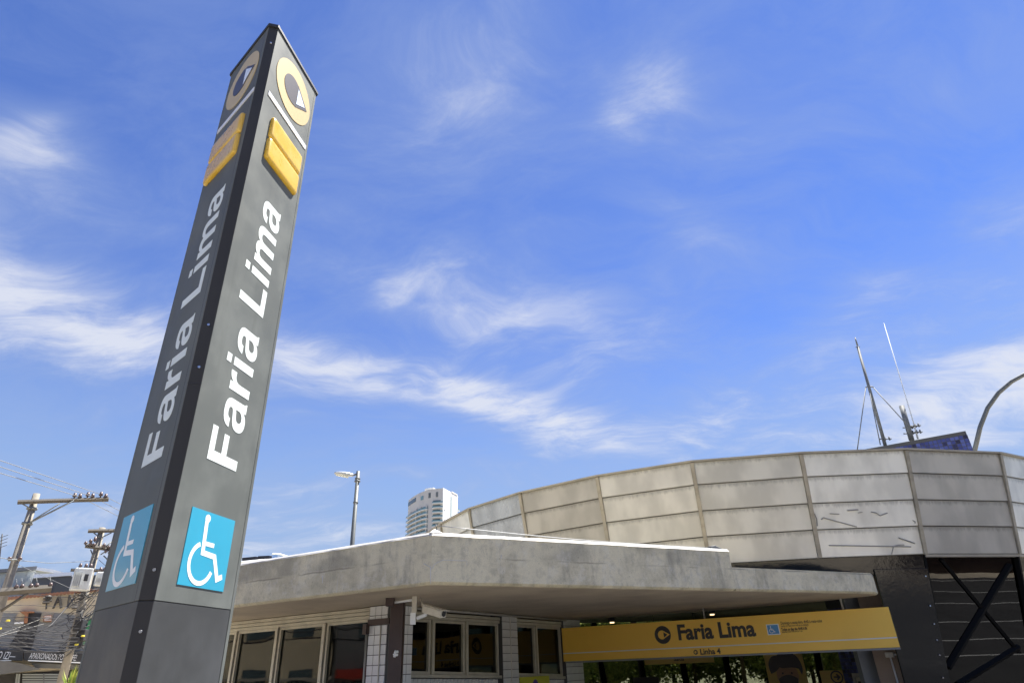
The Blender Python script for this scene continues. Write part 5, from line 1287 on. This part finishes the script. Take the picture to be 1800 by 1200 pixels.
# wires
def wire(pts, r, name='power_line', label='', rad=.012, m='wire', sag=0.0, group='overhead wires at the left'):
    ps = []
    for k in range(len(pts) - 1):
        a_, c_ = pts[k], pts[k + 1]
        for j in range(10): t = j / 10; ps.append(a_.lerp(c_, t) - Vector((0, 0, sag * 4 * t * (1 - t))))
    ps.append(pts[-1])
    o = MB().tube(ps, rad, 5).build(name, M[m]); tag(o, label, 'wire', group); return o
def wp(x, y, r=34): return at_r(*c4(x, y), r)
wire([wp(-60, 62, 24), wp(504, 252, 31.8), wp(640, 318, 38)], 0, label='uppermost power line running to the right tip of the crossarm', rad=.014, m='wire_grey')
wire([wp(-60, 95, 24), wp(462, 262, 31.8), wp(640, 355, 38)], 0, label='second power line from the top, over the wooden crossarm', rad=.014, m='wire_grey')
wire([wp(-60, 128, 24), wp(398, 264, 31.8), wp(470, 300, 33), wp(640, 385, 38)], 0, label='third power line from the top, passing the middle insulators', rad=.014, m='wire_grey')
wire([wp(-60, 560, 30), wp(70, 582, 31.7), wp(245, 597, 34), wp(450, 588, 37.7)], 0, label='single dark line between the two poles above the warehouse roof', rad=.014, m='wire_grey')
wire([wp(80, 600, 31.7), wp(200, 655, 34), wp(350, 722, 36.5)], 0, label='thin line sloping down across the warehouse to the transformer', rad=.009, m='wire_grey')
wire([wp(498, 582, 37.7), wp(530, 610, 37)], 0, label='short jumper wire above the smaller transformer', rad=.012)
rnd = random.Random(12)
# the tangle of telephone cables: countable ones first
tangle = [((-60, 1035), (180, 1048), 'cable crossing the clay tile edge'), ((-60, 1056), (175, 1063), 'cable over the wall letters'), ((-60, 1068), (170, 1076), 'cable just under the wall letters'),
          ((-60, 1078), (150, 1085), 'cable over the timber bracket'), ((-60, 1090), (155, 1110), 'sagging cable over the grey paint'), ((-60, 1100), (150, 1112), 'middle cable over the dark banner'),
          ((-60, 1106), (150, 1120), 'lower cable over the dark banner'), ((-60, 1112), (150, 1126), 'cable low over the grey wall'), ((-60, 1120), (140, 1135), 'cable touching the fascia top'), ((-60, 1128), (140, 1140), 'lowest cable above the black fascia')]
for k, (a_, c_, lab) in enumerate(tangle):
    wire([at_r(*a_, 33), at_r((a_[0] + c_[0]) / 2, (a_[1] + c_[1]) / 2 + rnd.uniform(1, 5), 35), at_r(c_[0] if c_[0] < 145 else 140, c_[1], 37.4)], 0, 'telephone_cable', lab, rad=rnd.uniform(.008, .018), sag=.05, group='telephone cables over the shop front')
wire([at_r(-40, 1130, 33), at_r(70, 1088, 36)], 0, 'telephone_cable', 'pale cable rising to the right over the dark banner', rad=.008, m='conduit', group='telephone cables over the shop front')
wire([at_r(-40, 1128, 33), at_r(80, 1095, 36)], 0, 'telephone_cable', 'second pale cable rising to the right, just below the first', rad=.008, m='conduit', group='telephone cables over the shop front')
wire([at_r(40, 1125, 35), at_r(90, 1098, 36), at_r(130, 1052, 37)], 0, 'telephone_cable', 'dark cable curving up from the banner to the transformer pole', rad=.03, group='telephone cables over the shop front')
mb = MB(); rnd = random.Random(21)
for k in range(22):
    x0 = rnd.uniform(-40, 60); y0 = rnd.uniform(1085, 1140); x1 = rnd.uniform(110, 145); y1 = y0 + rnd.uniform(-14, 14); r0_ = rnd.uniform(33, 35)
    a_, c_ = at_r(x0, y0, r0_), at_r(x1, y1, 37.5); s_ = rnd.uniform(.02, .35)
    mb.tube([a_.lerp(c_, j / 6) - Vector((0, 0, s_ * 4 * j / 6 * (1 - j / 6))) for j in range(7)], rnd.uniform(.005, .010), 4, cap=False)
for k in range(34):        # bundle fanning from the transformer pole towards the totem
    x0 = rnd.gauss(137, 5); y0 = rnd.uniform(1040, 1140); x1 = rnd.uniform(160, 205); y1 = y0 - rnd.uniform(0, 45)
    a_, c_ = at_r(x0, y0, 37.4), at_r(x1, y1, 38); mid = a_.lerp(c_, .5) + Vector((rnd.uniform(-.2, .2), 0, rnd.uniform(-.5, .2)))
    mb.tube([a_, a_.lerp(mid, .5) - Vector((0, 0, .1)), mid, c_], rnd.uniform(.01, .028), 4, cap=False)
for k in range(14):        # coils hugging the pole
    y0 = rnd.uniform(1035, 1150); c = at_r(134 - (y0 - 1090) * .26, y0, 37.6); q_ = [c + Vector((math.cos(a) * rnd.uniform(.2, .38), math.sin(a) * .2 - .2, math.sin(a) * rnd.uniform(.1, .4))) for a in [2 * PI * j / 8 for j in range(9)]]
    mb.tube(q_, rnd.uniform(.012, .025), 4, cap=False)
o = mb.build('cable_tangle', M['wire']); tag(o, 'dense tangle of thin black cables before the shop and round the transformer pole', 'cables', kind='stuff')
for (x, y) in ((14.5, 1090), (146, 1117), (135, 1132), (0, 1104)):
    c = at_r(x, y, 36); o = MB().tube([c + Vector((-.08, 0, 0)), c + Vector((.06, 0, .0))], .035, 8).build('cable_tag', mat('tag_yellow', (.6, .5, .04), .5) if not bpy.data.materials.get('tag_yellow') else bpy.data.materials['tag_yellow'])
    tag(o, {14: 'yellow tag on the cables over the grey wall at far left', 146: 'yellow tag on the cables close to the totem edge', 135: 'yellow tag low on the transformer pole', 0: 'yellow tag on the cables at the left picture edge'}[int(x)], 'cable tag')
# roof antenna at the far left edge
c = at_r(3, 945, 45); an = thing('tv_antenna', c, 'small thin rooftop antenna at the left picture edge', 'antenna')
MB().tube([at_r(-4, 1010, 45), at_r(4, 938, 45)], .03, 6).build('mast', M['wire'], an)
for k in range(4): q_ = at_r(1 + k * .8, 962 - k * 6, 45); MB().tube([q_ + Vector((-.35, 0, -.1)), q_ + Vector((.3, 0, .12))], .015, 5).build('element', M['wire'], an)

# ================================================================== ROAD IN FRONT OF THE TINTED GLASS, STREET BEHIND THE CAMERA
RF = Fr(6.0, 9.0, 76, 166)
rdp = MB(); rdp.add([RF.p(-30, 6.5, .008), RF.p(45, 6.5, .008), RF.p(45, -6.5, .008), RF.p(-30, -6.5, .008)], [(0, 1, 2, 3)])
tag(rdp.build('road', M['asphalt']), kind='structure')
tag(MB().fbox(RF, 10, 46, 7.4, 7.7, 0, 3.2).build('garden_wall', M['brown']), 'long brown wall beyond the marked road, mirrored in the tinted glass', 'wall')
for k, v in enumerate((-2.5, -1.2, .5, 2.6, 4.2, 6.0)):
    l = MB(); l.add([RF.p(-30, v, .013), RF.p(45, v, .013), RF.p(45, v + .08, .013), RF.p(-30, v + .08, .013)], [(0, 1, 2, 3)]); tag(l.build('road_marking', M['line']), kind='structure')
rr_ = MB(); rr_.add([(-200, -9, .012), (200, -9, .012), (200, -22, .012), (-200, -22, .012)], [(0, 1, 2, 3)]); tag(rr_.build('street', M['asphalt']), kind='structure')
kb = MB().box(-40, 60, -9.15, -9.0, -.1, .13); tag(kb.build('kerb', M['pavement']), kind='structure')
def backhouse(x0, x1, y, h, m, label, wm='tower_dark'):
    t_ = thing('street_building', ((x0 + x1) / 2, y, 0), label, 'building'); MB().box(x0, x1, y - 10, y, 0, h).build('wall', m, t_)
    n = int((x1 - x0) / 2.6)
    for fl2 in range(int(h / 3.2)):
        for k in range(n):
            xa = x0 + .8 + k * 2.6; MB().box(xa, xa + 1.4, y + .002, y + .06, fl2 * 3.2 + 1.0, fl2 * 3.2 + 2.5).build('window', M[wm], t_)
backhouse(-46, -30, -22, 7, M['facade'], 'beige house across the street, mirrored in the kiosk windows')
backhouse(-29.5, -18, -22, 5, M['red'], 'red shop across the street, mirrored in the kiosk windows', 'tower_white')
backhouse(-17.5, -4, -22, 9, M['tower_cream'], 'cream building across the street, mirrored in the kiosk windows')
backhouse(-3.5, 12, -22, 11, M['blockgrey'], 'grey building across the street, mirrored in the ring panels')
backhouse(12.5, 30, -22, 8, M['facade'], 'tan building across the street behind the viewpoint')

def sidehouse(y0, y1, x, h, m, label, wm='tower_dark', band=None):
    t_ = thing('street_building', (x, (y0 + y1) / 2, 0), label, 'building'); MB().box(x - 9, x, y0, y1, 0, h).build('wall', m, t_)
    n = int((y1 - y0) / 2.6)
    for fl2 in range(int(h / 3.2)):
        for k in range(n):
            ya = y0 + .8 + k * 2.6; MB().box(x + .002, x + .06, ya, ya + 1.4, fl2 * 3.2 + 1.0, fl2 * 3.2 + 2.5).build('window', M[wm], t_)
    if band: MB().box(x + .002, x + .9, y0, y1, 1.95, 2.4 if band == 'red' else 2.1).build('awning', M[band], t_)
sidehouse(9, 19, -32, 7, M['facade'], 'tan shop across the left street, mirrored in the kiosk windows', band='conduit')
sidehouse(0, 8.8, -31, 6.4, M['blockgrey'], 'grey shop with a red awning across the left street, mirrored in the kiosk windows', band='red')
sidehouse(-12, -.5, -32, 9, M['blockgrey'], 'grey house across the left street, mirrored in the kiosk windows')

for k, (z_, x_) in enumerate(((4.2, -24), (4.6, -24.5), (5.1, -23.5), (5.6, -24), (6.3, -25), (3.8, -24.2))):
    wire([Vector((x_, -12, z_ + .3)), Vector((x_ - .5, 8, z_)), Vector((x_, 26, z_ + .2))], 0, 'street_cable', '%s of six cables along the left street, mirrored in the kiosk windows' % ['second lowest', 'third lowest', 'third highest', 'second highest', 'highest', 'lowest'][k], rad=.035, sag=.15, group='cables along the left street')
